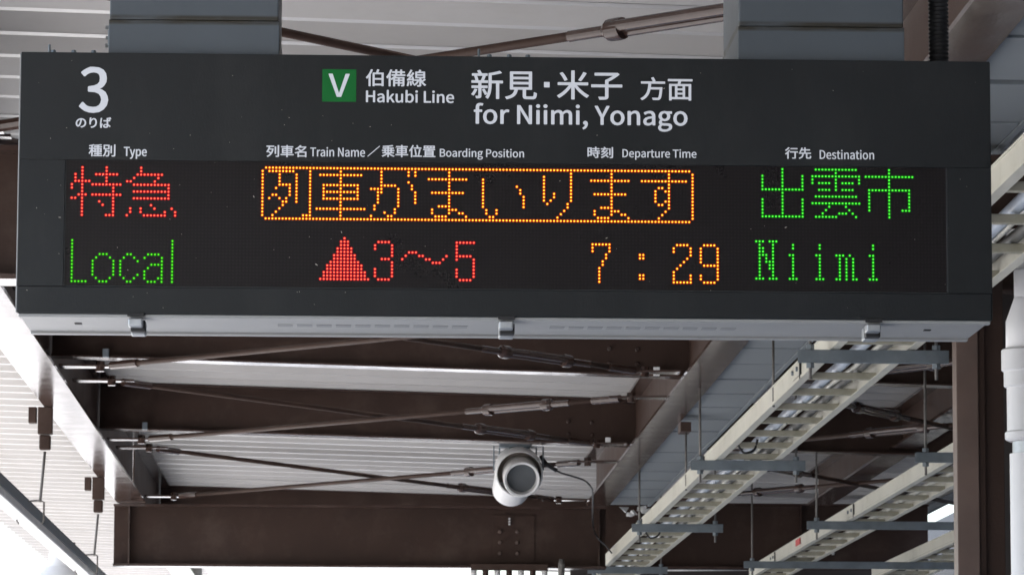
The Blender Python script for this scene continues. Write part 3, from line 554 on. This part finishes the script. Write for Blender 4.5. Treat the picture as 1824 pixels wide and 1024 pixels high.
O = spread([(0, '1-126'), ((1, 14), '0 127'), (15, '1-126'),
  (1, '2-9 14 23 35 43 45 55 91 103 120'), (2, '5 10 14 17-29 35 43 45 55 83 91 103 120'), (3, '5 10 14 23 35 49-60 65 83 91 97-108 112-125'),
  (4, '5 10 14 23 35 43 55 65 83 91 103 120'), (5, '5-8 10 14 18-28 35-39 44 55 65 75 83 91 103 117 118 120'), (6, '4 8 10 14 18 23 28 32-35 40 44 55 65 76 83 91 103 116 119 120'),
  (7, '8 10 14 18-28 34 35 40 45 50-59 65 76 83 86 91 98-107 116 120'), (8, '3 4 8 10 14 18 23 28 34 40 45 55 65 77 83 86 91 103 116 120'),
  (9, '2 5 7 10 14 18-28 34 40 45 55 65 77 83 85 91 103 116 119 120'), (10, '6 7 10 14 23 34 40 45 55 65 77 84 90 103 117 118 120'), (11, '6 14 23 33 40 52-55 65 77 90 100-103 120'),
  (12, '5 14 16-30 33 39 50 55-57 66 69 89 98 103-105 119'), (13, '4 14 23 36 39 50 55 58 59 66 69 88 98 103 106 107 118'), (14, '3 12-14 23 32 37 38 51-54 60 67 68 87 99-102 108 117')])
leds('led_lettering', O, 468, 298.7, 6.102, 'orange', label='framed orange dot message that the train is arriving')
leds('led_lettering', spread([(0, '24'), ((1, 2), '23-25'), ((3, 4), '22-26'), ((5, 6), '21-27'), (7, '20-28'), ((8, 9), '19-29'), ((10, 11), '18-30'), (12, '17-31'),
  (1, '34-37 57-62'), (2, '33 38 57'), (3, '33 38 57'), (4, '38 57 43-45'), (5, '38 42 46 47 54 57-61'), (6, '35-37 41 48 49 53 57 62'), (7, '38 50-52 62'), (8, '38 62'), (9, '33 38 57 62'),
  (10, '33 38 57 62'), (11, '33 38 57 62'), (12, '34-37 58-61')]), 468, 423.3, 6.112, 'red', label='red triangle and digits of the boarding position')
leds('led_lettering', spread([(1, '97-102 122-125 130-133'), (2, '97 102 121 126 129 134'), (3, '97 102 121 126 129 134'), (4, '101 111 112 126 129 134'), (5, '101 111 112 125 129 134'), (6, '100 124 129 134'),
  (7, '100 123 130-134'), (8, '99 122 134'), (9, '99 121 134'), (10, '99 111 112 121 126 129 134'), (11, '99 111 112 121 126 129 134'), (12, '99 121-126 130-133')]), 469, 424.3, 6.102, 'orange', label='orange departure time 7:29')
leds('led_lettering', spread([((0, 14), '6'), ((2, 5), '0 12'), (6, '0-5 7-12'), ((9, 13), '0 12'), (14, '0-5 7-12'),
  (0, '16-28 38'), (1, '22 38'), (2, '15-29 31-45'), (3, '15 22 29 38'), (4, '15 17-20 22 24-27 29 38'), (5, '22 38'), (6, '17-20 22 24-27 32-44'), (7, '32 38 44'), (8, '16-28 32 38 44'), (9, '32 38 44'),
  (10, '15-29 32 38 44'), (11, '20 25 32 38 44'), (12, '19 26 32 38 42-44'), (13, '18 23-25 27 38'), (14, '16-22 28 38')]), 1358, 301.4, 6.045, 'green', label='three green dot characters of the destination')
leds('led_lettering', spread([(1, '0-2 4-6'), (2, '1 5'), (3, '1 2 5'), (4, '1 2 5'), (5, '1-3 5'), (6, '1 3 5'), (7, '1 3-5'), (8, '1 4 5'), (9, '1 4 5'), (10, '1 5'), (11, '1 5'), (12, '0-2 4-6'),
  ((2, 3), '11 19 35'), (5, '10 11 18 19 24-26 28 34 35'), ((6, 11), '11 19 25 27 29 35'), (12, '10-12 18-20 24 25 27 29 30 34-36')]), 1347, 423.9, 6.04, 'green', label='green destination word Niimi')

# hardware standing on the board's top
for px in (99, 135, 170, 870, 905, 938):
    p = at(px, 97 + (px - 37) * .0055, YS + .1); bm = bmesh.new()
    lathe(bm, [(-.006, .007), (.009, .007), (.011, .004), (.011, 0)], Vector((p.x, YS + .03, Z1)) - BO, (0, 0, 1), 6); link('bolt', bm, M['galv'], board)
for px in (88, 853):
    p = at(px, 97, YS + .1); bm = bmesh.new(); tube(bm, [Vector((p.x, YS + .1, Z1 - .01)) - BO, Vector((p.x, YS + .1, Z1 + .037)) - BO], .0032, 8); link('stud', bm, M['galv'], board)

# ------------------------------------------------------------------ hanging ducts
def duct_mat():
    m = mat('duct_paint_with_joint_stain', (.073, .088, .105), .42, 0, .08, 3, .04, 30)
    n = m.node_tree; b = n.nodes['Principled BSDF']; src = b.inputs['Base Color'].links[0].from_socket
    tc = n.nodes.new('ShaderNodeTexCoord'); sp = n.nodes.new('ShaderNodeSeparateXYZ'); n.links.new(tc.outputs['Object'], sp.inputs[0])
    # stain band hugging the joint, broken up along x
    ab = n.nodes.new('ShaderNodeMath'); ab.operation = 'SUBTRACT'; ab.inputs[1].default_value = .0885; n.links.new(sp.outputs[2], ab.inputs[0])
    a2 = n.nodes.new('ShaderNodeMath'); a2.operation = 'ABSOLUTE'; n.links.new(ab.outputs[0], a2.inputs[0])
    m1 = n.nodes.new('ShaderNodeMapRange'); m1.inputs[1].default_value = .008; m1.inputs[2].default_value = .014; m1.inputs[3].default_value = 1; m1.inputs[4].default_value = 0
    n.links.new(a2.outputs[0], m1.inputs[0])
    mp = n.nodes.new('ShaderNodeMapping'); mp.inputs['Scale'].default_value = (6, 6, 40); n.links.new(tc.outputs['Object'], mp.inputs[0])
    no = n.nodes.new('ShaderNodeTexNoise'); no.inputs['Scale'].default_value = 1.2; no.inputs['Detail'].default_value = 5; n.links.new(mp.outputs[0], no.inputs[0])
    m2 = n.nodes.new('ShaderNodeMapRange'); m2.inputs[1].default_value = .2; m2.inputs[2].default_value = .5; n.links.new(no.outputs[0], m2.inputs[0])
    mu = n.nodes.new('ShaderNodeMath'); mu.operation = 'MULTIPLY'; n.links.new(m1.outputs[0], mu.inputs[0]); n.links.new(m2.outputs[0], mu.inputs[1])
    mx = n.nodes.new('ShaderNodeMix'); mx.data_type = 'RGBA'; mx.inputs[7].default_value = (.022, .019, .012, 1)
    n.links.new(mu.outputs[0], mx.inputs[0]); n.links.new(src, mx.inputs[6]); n.links.new(mx.outputs[2], b.inputs['Base Color'])
    return m
M['duct2'] = duct_mat()
for px0, px1, lab in ((193, 497, 'left of the two grey box hangers holding up the departure board'), (1315, 1611, 'right of the two grey box hangers holding up the departure board')):
    a = at(px0, 97, YS + .02).x; b = at(px1, 97, YS + .02).x
    t = thing('box_hanger', lab, 'hanger', ((a + b) / 2, YS + .24, Z1), 'grey box hangers above the departure board')
    bm = bmesh.new(); o_ = t.location
    bx(bm, a - o_.x, b - o_.x, -.22, .22, .0005, .0876, .002); link('lower_casing', bm, M['duct2'], t)
    bm = bmesh.new(); bx(bm, a + .002 - o_.x, b - .002 - o_.x, -.219, .219, .0884, H(DK) - .1 - o_.z, .004); link('upper_casing', bm, M['duct2'], t)
    bm = bmesh.new(); bx(bm, a + .006 - o_.x, b - .006 - o_.x, -.214, .214, .0877, .0883); link('joint_seal', bm, M['dark'], t)
    if px0 < 500:
        for (dy, py) in ((0, 50), (.02, 66), (0, 82)):
            p = at(190, py, YS + .15); bm = bmesh.new()
            lathe(bm, [(-.004, .011), (.006, .011), (.007, .006), (.016, .006), (.016, 0)], Vector((a, YS + .15 + dy, p.z)) - o_, (-1, 0, 0), 6); link('bolt', bm, M['chrome'], t)
        p = at(190, 66, YS + .15); bm = bmesh.new(); bx(bm, a - .008 - o_.x, a - .0003 - o_.x, -.12, -.04, p.z - .03 - o_.z, p.z + .012 - o_.z, .002); link('bracket', bm, M['galv'], t)
# corrugated conduit dropping to the board
p0 = at(1672, 100, YS + .2); bm = bmesh.new(); prof = []
z = 0
while z < 1.0:
    prof += [(z, .0225), (z + .003, .0265), (z + .006, .0265), (z + .009, .0225)]; z += .0105
lathe(bm, prof, (0, 0, 0), (0, 0, 1), 20)
o = link('conduit', bm, M['cable_b'], None, smooth=True); o.location = (p0.x, YS + .2, Z1 - .002)
tag(o, 'black ribbed flexible conduit dropping to the board right of the right box hanger', 'conduit')

# ================================================================== CABLE TRAYS
def tray(label, XL, XR, y0, y1, zb, rung0, pitch, ccount=3, rh=.1, group='cream ladder cable trays'):
    org = Vector(((XL + XR) / 2, y0, zb)); t = thing('cable_tray', label, 'cable tray', org, group)
    for X, s in ((XL, 1), (XR, -1)):
        bm = bmesh.new()   # C shaped side rail
        a = 0 ; fl = .035
        prof = [(0, 0), (fl * s, 0), (fl * s, .004), (.004 * s, .004), (.004 * s, rh - .004), (fl * .7 * s, rh - .004), (fl * .7 * s, rh), (0, rh)]
        r0 = [bm.verts.new((X + px - org.x, 0, pz)) for px, pz in prof]; r1 = [bm.verts.new((X + px - org.x, y1 - y0, pz)) for px, pz in prof]
        for i in range(8): bm.faces.new((r0[i], r0[(i + 1) % 8], r1[(i + 1) % 8], r1[i]))
        bm.faces.new(r0); bm.faces.new(r1); bmesh.ops.recalc_face_normals(bm, faces=bm.faces)
        # rolled stiffening line on the outer face
        xs_ = sorted((X - s * .007 - org.x, X - s * .0003 - org.x)); bx(bm, xs_[0], xs_[1], 0, y1 - y0, 0, rh * .16); bx(bm, xs_[0], xs_[1], 0, y1 - y0, rh * .93, rh)
        ra = link('side_rail', bm, M['tray'], t)
        bm = bmesh.new(); xs_ = sorted((X - s * .0012 - org.x, X - s * .0003 - org.x)); bx(bm, xs_[0], xs_[1], 0, y1 - y0, rh * .165, rh * .20); link('rail_shade_line', bm, M['rail_shade'], ra)  # shadow line of the rail's return lip, painted as a dark strip
    y = rung0; rm = None
    while y < y1 - .05:
        if rm is None:
            bm = bmesh.new(); bx(bm, XL + .0045 - org.x, XR - .0045 - org.x, -.024, .024, 0, .034, .004); o = link('rung', bm, M['rung'], t); rm = o.data
        else: o = link('rung', None, None, t, mesh=rm)
        o.location = (0, y - y0, .0045); y += pitch
    # joint plates
    y = rung0 + 2.3
    while y < y1 - .3:
        for X, s in ((XL, 1), (XR, -1)):
            bm = bmesh.new(); bx(bm, X - s * .0095 - org.x if s > 0 else X + .0042 - org.x, X - .0042 - org.x if s > 0 else X + .0095 - org.x, y - .16 - y0, y + .16 - y0, rh * .22, rh * .92, .001); link('joint_plate', bm, M['tray'], t)
            bm = bmesh.new(); xs_ = sorted((X - s * .0102 - org.x, X - s * .0003 - org.x)); bx(bm, xs_[0], xs_[1], y - .19 - y0, y - .162 - y0, .0, rh); link('joint_gap', bm, M['dark'], t)
            for dy in (-.1, .1):
                bm = bmesh.new(); lathe(bm, [(0, .012), (.01, .012), (.01, 0)], (X - s * .0095 - org.x, y + dy - y0, rh * .55), (-s, 0, 0), 8); link('bolt', bm, M['galv'], t)
        y += 5.6
    return t
TZ = H(2.1)
tray1 = tray('wide cream ladder cable tray running away just below the board at the right', 2.185, 2.565, 11.4, 37.7, TZ, 19.45 - .78 * 9, .78)
tray2 = tray('middle cream ladder cable tray with a red sticker on its side', 3.6, 3.915, 16, 37.7, TZ, 16.4, .78)
tray3 = tray('lowest rightmost cream ladder cable tray, cut by the brown column', 4.72, 5.15, 18, 37.7, TZ, 18.3, .78)
a = at(1409, 967, F * 2.17 / (1442 - 960)); bm = bmesh.new(); bx(bm, 3.59 - tray2.location.x, 3.5955 - tray2.location.x, 33.3 - 16, 33.62 - 16, .035, .085); link('sticker', bm, M['red'], tray2)
# cables lying in the trays
def cable(label, X, y0, y1, z, r, m, wob=.02, group='cables lying in the cable trays'):
    rs = random.Random(int(X * 1000)); pts = []; n = int((y1 - y0) / .78)
    ph = rs.uniform(0, 6)
    for i in range(n + 1):
        pts.append((X + math.sin(i * .55 + ph) * wob, y0 + (y1 - y0) * i / n, z - (.006 if i % 2 else 0)))
    o = rodmesh('cable', [Vector(p) - Vector((X, y0, z)) for p in pts], r, m, None, 8); o.location = (X, y0, z)
    return tag(o, label, 'cable', group)
cz = TZ + .0395
cable('thick pale blue cable in the middle of the first tray', 2.385, 11.4, 37.7, cz + .034, .027, M['cable_w'], .006)
cable('thin cream cable lying between the pale blue and the grey one in the first tray', 2.437, 11.4, 37.7, cz + .024, .012, M['tray'])
cable('grey ribbed cable beside the right rail of the first tray', 2.492, 11.4, 37.7, cz + .03, .024, M['cable_g'], .01)
cable('dark cable in the middle tray', 3.72, 16, 37.7, cz + .022, .022, M['cable_g'])
cable('cream cable in the middle tray', 3.83, 16, 37.7, cz + .018, .018, M['tray'])
cable('black cable in the lowest tray', 4.86, 18, 37.7, cz + .022, .022, M['cable_b'])
cable('cream cable in the lowest tray', 5.0, 18, 37.7, cz + .02, .02, M['tray'])
# thin drooping wires tied round rungs
def hang_wire(label, pts, r=.006, m='cable_b', grp=None, name='wire'):
    P = [Vector(p) for p in pts]; fine = []
    for i in range(len(P) - 1):
        p0 = P[max(0, i - 1)]; p1 = P[i]; p2 = P[i + 1]; p3 = P[min(len(P) - 1, i + 2)]
        for k in range(6):
            t = k / 6; fine.append(.5 * ((2 * p1) + (p2 - p0) * t + (2 * p0 - 5 * p1 + 4 * p2 - p3) * t * t + (3 * p1 - p0 - 3 * p2 + p3) * t ** 3))
    fine.append(P[-1]); o = rodmesh(name, [p - P[0] for p in fine], r, M[m], None, 8); o.location = P[0]
    return tag(o, label, 'wire', grp)
for i, (yy_, lab) in enumerate(((24.0, 'black wire loop tied round a rung of the first tray above its second hanger bar'), (31.6, 'black wire loop tied round a rung of the first tray below its third hanger bar'))):
    hang_wire(lab, [(2.20, yy_, TZ + .06), (2.23, yy_ - .1, TZ - .012), (2.27, yy_, TZ - .035), (2.33, yy_ + .05, TZ - .01), (2.35, yy_ + .05, TZ + .05)], .007, grp='wire loops on the trays')

# hanger bars and rods
def hanger(label, XL, XR, Y, rods, z=TZ, top=None):
    org = Vector(((XL + XR) / 2, Y, z - .062)); t = thing('hanger_bar', label, 'hanger bar', org, 'galvanised hanger bars under the cable trays')
    bm = bmesh.new(); bx(bm, XL - org.x, XR - org.x, -.022, -.0185, 0, .058, .0008); bx(bm, XL - org.x, XR - org.x, .0185, .022, 0, .058, .0008); bx(bm, XL - org.x, XR - org.x, -.0184, .0184, 0, .0035)
    link('channel', bm, M['galv'], t)
    for X in rods:
        zt = H(DK + SL * X) if X > 2.52 else H(2.6)
        rodmesh('rod', [(X - org.x, 0, -.075), (X - org.x, 0, zt - org.z - .002)], .0075, M['rod'], t, 8)
        for q in (-.024, .061):
            bm = bmesh.new(); lathe(bm, [(0, .001), (0, .02), (.022, .02), (.022, .001)], (X - org.x, 0, q), (0, 0, 1), 6); link('nut', bm, M['galv'], t)
L1, R1, rl, rr = 2.03, 2.72, 2.085, 2.665
hanger('galvanised bar crossing the first tray right under the departure board', L1, R1, 18.85, (rl, rr))
hanger('second galvanised bar down the first tray, level with the loudspeaker', L1, R1, 24.9, (rl, rr))
hanger('third galvanised bar down the first tray', L1 + .02, R1, 30.5, (rl + .02, rr))
hanger('fourth and lowest galvanised bar of the first tray', L1, R1, 35.9, (rl, rr))
hanger('short galvanised bar ending at the column over the middle tray', 3.3, 5.25, 24.25, (3.36, 5.2))
hanger('long galvanised bar under the middle tray, below the white opening', 3.3, 5.25, 30.1, (3.37, 5.2))
hanger('lowest long galvanised bar crossing the middle and rightmost trays', 3.3, 5.25, 35.0, (3.37, 5.2))
# extra rods dropping from the long beam beside the soffit, on small brackets
for Y, lab in ((21.5, 'thin rod hanging from the bracket on the brown long beam, upper one'), (27.2, 'thin rod hanging from the bracket on the brown long beam, lower one')):
    t = thing('hanging_rod', lab, 'rod', (2.14, Y, H(2.53)), 'rods hanging from brackets on the beams')
    bm = bmesh.new(); bx(bm, .0, .07, -.12, .12, -.06, .002, .003); link('bracket', bm, M['brown'], t)
    rodmesh('rod', [(.045, 0, -.055), (.045, 0, -.44)], .0065, M['rod'], t, 8)

# ================================================================== LOUDSPEAKER
YL = 30.35; c = at(923, 837, YL); k = YL / F
sp = thing('loudspeaker', 'white round twin-horn loudspeaker with dark grille hanging under the roof beam', 'loudspeaker', c)
ax = Vector((.03, -1, -.30)).normalized()
kw = dict(parent=sp, org=c)
rO = 42.5 * k
lathe_obj('front_housing', [(.14, 0), (.14, rO * .8), (.10, rO * .95), (.02, rO), (-.13, rO), (-.14, rO * .985), (-.145, rO * .95), (-.135, rO * .92), (-.12, rO * .915)], c, -ax, M['white_paint'], n=48, **kw)
lathe_obj('inner_shell', [(-.12, rO * .914), (-.02, rO * .9), (.0, rO * .3), (.0, 0)], c, -ax, M['dish'], n=48, **kw)
c2 = at(928, 848.5, YL - .13)
lathe_obj('horn_tube', [(-.12, 32.5 * k), (.085, 32.5 * k), (.10, 32 * k), (.105, 31 * k), (.10, 27.5 * k), (.03, 26 * k), (.02, 0)], c2, ax, M['white_paint'], n=48, **kw)
lathe_obj('grille', [(.036, 25.8 * k), (.045, 20 * k), (.05, 0)], c2, ax, M['grille'], n=48, **kw)
ax2 = Vector((-.05, 1, -.42)).normalized()
lathe_obj('rear_housing', [(-.02, 0), (-.02, 33 * k), (.22, 33 * k), (.235, 31.5 * k), (.235, 28 * k), (.15, 27 * k), (.15, 0)], c + Vector((-.035, .05, -.04)), ax2, M['white_paint'], n=48, **kw)
for s in (-1, 1):
    bm = bmesh.new(); X = s * 44 * k
    for dy in (-.05, .06):
        xx = X - s * .045 * (dy > 0)
        tube(bm, [(xx, dy, -.0), (xx, dy, .17), (xx - s * .09, dy, .17)], .006, 8)
    tube(bm, [(X, -.05, .0), (X - s * .045, .06, 0)], .006, 8)
    link('wire_bracket', bm, M['galv'], sp)
bm = bmesh.new(); bx(bm, -.14, .10, -.04, .04, .165, .215, .003); bx(bm, -.07, .07, -.05, .05, .12, .165, .003); link('mount', bm, M['galv'], sp)
p = lambda x, y, Y=YL: at(x, y, Y)
hang_wire('thin dark cable looping from the loudspeaker to the right', [p(962, 812), p(972, 826), p(985, 834), p(1000, 842), p(1020, 848), p(1040, 855), p(1052, 866), p(1056, 880, 32), p(1056, 930, 34.6), p(1063, 955, 34.6), p(1080, 972, 34.6), p(1090, 985, 34.6)], .007)
bm = bmesh.new(); 
q = [p(963, 811), p(970, 824), p(982, 832), p(992, 838)]
tube(bm, [v - q[0] for v in q], [.012, .02, .014, .016], 8); o = link('cable_joint', bm, M['cable_b'], None, True); o.location = q[0]; tag(o, 'taped black cable joint beside the loudspeaker', 'cable joint')

# ================================================================== LEFT: LIGHT TROUGH
XT, ZT = -2.095, H(1.85)
lt = thing('light_trough', 'long thin lighting trough hanging on rods at the lower left', 'light fitting', (XT, 22, ZT))
box('channel', XT - .02, XT + .035, 14, 46, ZT + .03, ZT + .10, M['galv'], lt, bev=.003, org=lt.location)
for k_ in range(24):
    y = 14.1 + k_ * 1.32
    bm = bmesh.new(); bx(bm, -.06, .035, y - 22, y + 1.29 - 22, -.03, .028, .012); link('reflector', bm, M['white_paint'], lt)
for Y, lab in ((26.4, 'upper of two rods holding the light trough at the left'), (32.0, 'lower of two rods holding the light trough at the left')):
    t = thing('hanging_rod', lab, 'rod', (-1.96, Y, H(2.53)), 'rods hanging from brackets on the beams')
    bm = bmesh.new(); bx(bm, -.045, .045, -.05, .05, -.17, .001, .004); link('bracket', bm, M['brown'], t)
    bm = bmesh.new(); bx(bm, -.105, -.057, -.05, .05, -.1, .0, .003); link('side_plate', bm, M['brown'], t)
    bm = bmesh.new(); bx(bm, -.036, .036, -.035, .035, -.27, -.175, .012); link('rod_head', bm, M['brown'], t)
    rodmesh('rod', [(0, 0, -.28), (-.025, 0, -.60)], .009, M['rod'], t, 8)
    bm = bmesh.new()
    for s in (-1, 1): tube(bm, [(-.025, 0, -.59), (-.085 + s * .085, 0, -.60), (-.085 + s * .085, 0, -.72), (-.085 + s * .07, 0, -.74)], .006, 8)
    link('clip', bm, M['rod'], t)
# white bell lamp hung from the trough
pc = at(108, 968, 34.3)
bl_ = thing('bell_lamp', 'white bell shaped lamp hanging from the trough at the lower left corner', 'lamp', pc)
lathe_obj('shade', [(.0, 0), (.0, .085), (-.04, .088), (-.14, .10), (-.22, .14), (-.26, .19), (-.27, .2), (-.26, .185), (-.1, .05)], pc, (0, 0, 1), M['white_paint'], bl_, org=pc)
bm = bmesh.new(); bx(bm, -.03, .12, -.03, .03, .0, .012); link('hood', bm, M['brown'], bl_)
bm = bmesh.new()
vs = [(.10, -.05, -.07), (.30, .2, -.32), (.30, .2, -.39), (.10, -.05, -.14)]
tube(bm, [Vector((.12, 0, -.08)), Vector((.34, .1, -.36))], .018, 6); link('arm', bm, M['brown'], bl_)

# ================================================================== RIGHT: COLUMN, WALL, PIPE
YC = 18.35
xa, xb, xc_ = at(1700, 700, YC).x, at(1739, 700, YC).x, at(1753, 700, YC).x
col = thing('column', 'slim brown steel column standing right of the cable trays', 'column', (xa, YC, 0))
kc = dict(parent=col, org=col.location)
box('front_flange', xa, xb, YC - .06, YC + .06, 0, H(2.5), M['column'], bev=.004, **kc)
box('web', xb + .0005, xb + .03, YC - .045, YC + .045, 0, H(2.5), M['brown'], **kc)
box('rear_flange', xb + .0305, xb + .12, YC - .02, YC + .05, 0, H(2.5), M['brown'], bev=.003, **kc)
w0, w1 = at(1757, 700, 21.5).x, at(1870, 700, 21.5).x
t = thing('dark_wall', 'tall dark brown clad wall at the right edge behind the white pipe', 'wall', (w0, 21.5, 0))
box('cladding', w0, w1, 21.5, 21.62, 0, H(2.85), M['wall'], t, org=t.location)

# white drain pipe
YP = 17.2; kp = YP / F
X_ = lambda px, y=700: at(px, y, YP).x
Zp = lambda py: at(1830, py, YP).z
pipe = thing('drain_pipe', 'white plastic drain pipe with elbow and collars at the right edge', 'drain pipe', (X_(1832), YP, 0))
def pp(name, px, y0, y1, r, m='white', bev=True):
    z1, z0 = Zp(y0), Zp(y1); X = X_(px)
    c_ = Vector((X, YP, z0)); e = .006
    return lathe_obj(name, [(0, r * .5), (0, r - e), (e, r), (z1 - z0 - e, r), (z1 - z0, r - e), (z1 - z0, r * .5)], c_, (0, 0, 1), M[m], pipe, 36, pipe.location)
pp('upper_pipe', 1846, 150, 420, 41 * kp)
pp('middle_pipe', 1850, 420, 505, 36 * kp)
pp('coupling', 1850, 480, 555, 42 * kp)
zz = Zp(575)
bm = bmesh.new()
A = Vector((X_(1850), YP, Zp(520))); B = Vector((X_(1832), YP, Zp(640)))
tube(bm, [v - pipe.location for v in (A, Vector((X_(1848), YP, Zp(548))), Vector((X_(1836), YP, Zp(580))), B)], [38 * kp, 44 * kp, 44 * kp, 40 * kp], 36)
link('elbow', bm, M['white'], pipe, True)
pp('collar', 1830, 622, 662, 46 * kp)
pp('collar', 1831, 640, 690, 43 * kp)
pp('lower_pipe', 1832, 640, 786, 39 * kp)
pp('collar', 1832, 768, 784, 43 * kp)
pp('sleeve', 1835, 784, 812, 33 * kp, 'chrome')
bm = bmesh.new(); lathe(bm, [(0, 37 * kp), (Zp(808), 38 * kp)], Vector((X_(1835), YP, 0)) - pipe.location, (0, 0, 1), 36); link('lower_pipe', bm, M['white'], pipe, True)

# ================================================================== BITS BELOW THE GIRDER
YR = YD - .02
a, b = at(838, 1005, YR), at(975, 1017, YR)
t = thing('roller_bracket', 'brown plate with a row of white rollers under the big girder', 'bracket', (a.x, YR, b.z))
box('plate', a.x, b.x, YR - .13, YR - .1, b.z, a.z, M['brown'], t, bev=.003, org=t.location)
for i in range(7):
    x = at(843 + i * 21, 1020, YR).x
    bm = bmesh.new(); lathe(bm, [(0, 0), (0, .026), (-.06, .026), (-.07, .018), (-.12, .018), (-.12, 0)], Vector((x, YR - .115, b.z - .001)) - t.location, (0, 0, 1), 12)
    link('roller', bm, M['white_paint' if i % 2 == 0 else 'brown_edge'], t, True)
a = at(1000, 995, YR - .3)
o = rodmesh('bolt_stub', [(0, 0, 0), (0, 0, -.05), (0, 0, -.3)], [.02, .03, .026], M['rod'], None, 10); o.location = a; tag(o, 'short dark rod end hanging under the girder left of the lowest hanger bar', 'rod end')
# crumpled white film caught under the soffit end
bm = bmesh.new(); rs = random.Random(5)
for j, (px, py) in enumerate(((1112, 908), (1122, 914), (1132, 910), (1143, 906), (1150, 910))):
    c_ = at(px, py, 34.4) - at(1128, 910, 34.4)
    vs = [bm.verts.new(c_ + Vector((rs.uniform(-.045, .045), rs.uniform(-.03, .03), rs.uniform(-.03, .03)))) for _ in range(7)]
    bmesh.ops.convex_hull(bm, input=vs)
o = link('crumpled_film', bm, M['white_paint']); o.location = at(1128, 910, 34.4); tag(o, 'scraps of crumpled white film under the end of the soffit boards', 'plastic film')

# lights strips / far platform things
a = at(1112, 1011, 41); b = at(1420, 1009, 41)
o = rodmesh('light_rail', [(0, 0, 0), b - a], .035, M['white_paint'], None, 10); o.location = a; tag(o, 'far pale tube rail seen between girder and lowest hanger bar', 'rail')
# dark screen wall in the far right bay
t = thing('far_wall', 'dark grey wall far behind the middle and lowest cable trays', 'wall', (3.9, 42, 0))
box('cladding', 2.2, 5.74, 42, 42.1, 0, H(2.9), M['wall'], t, org=t.location)
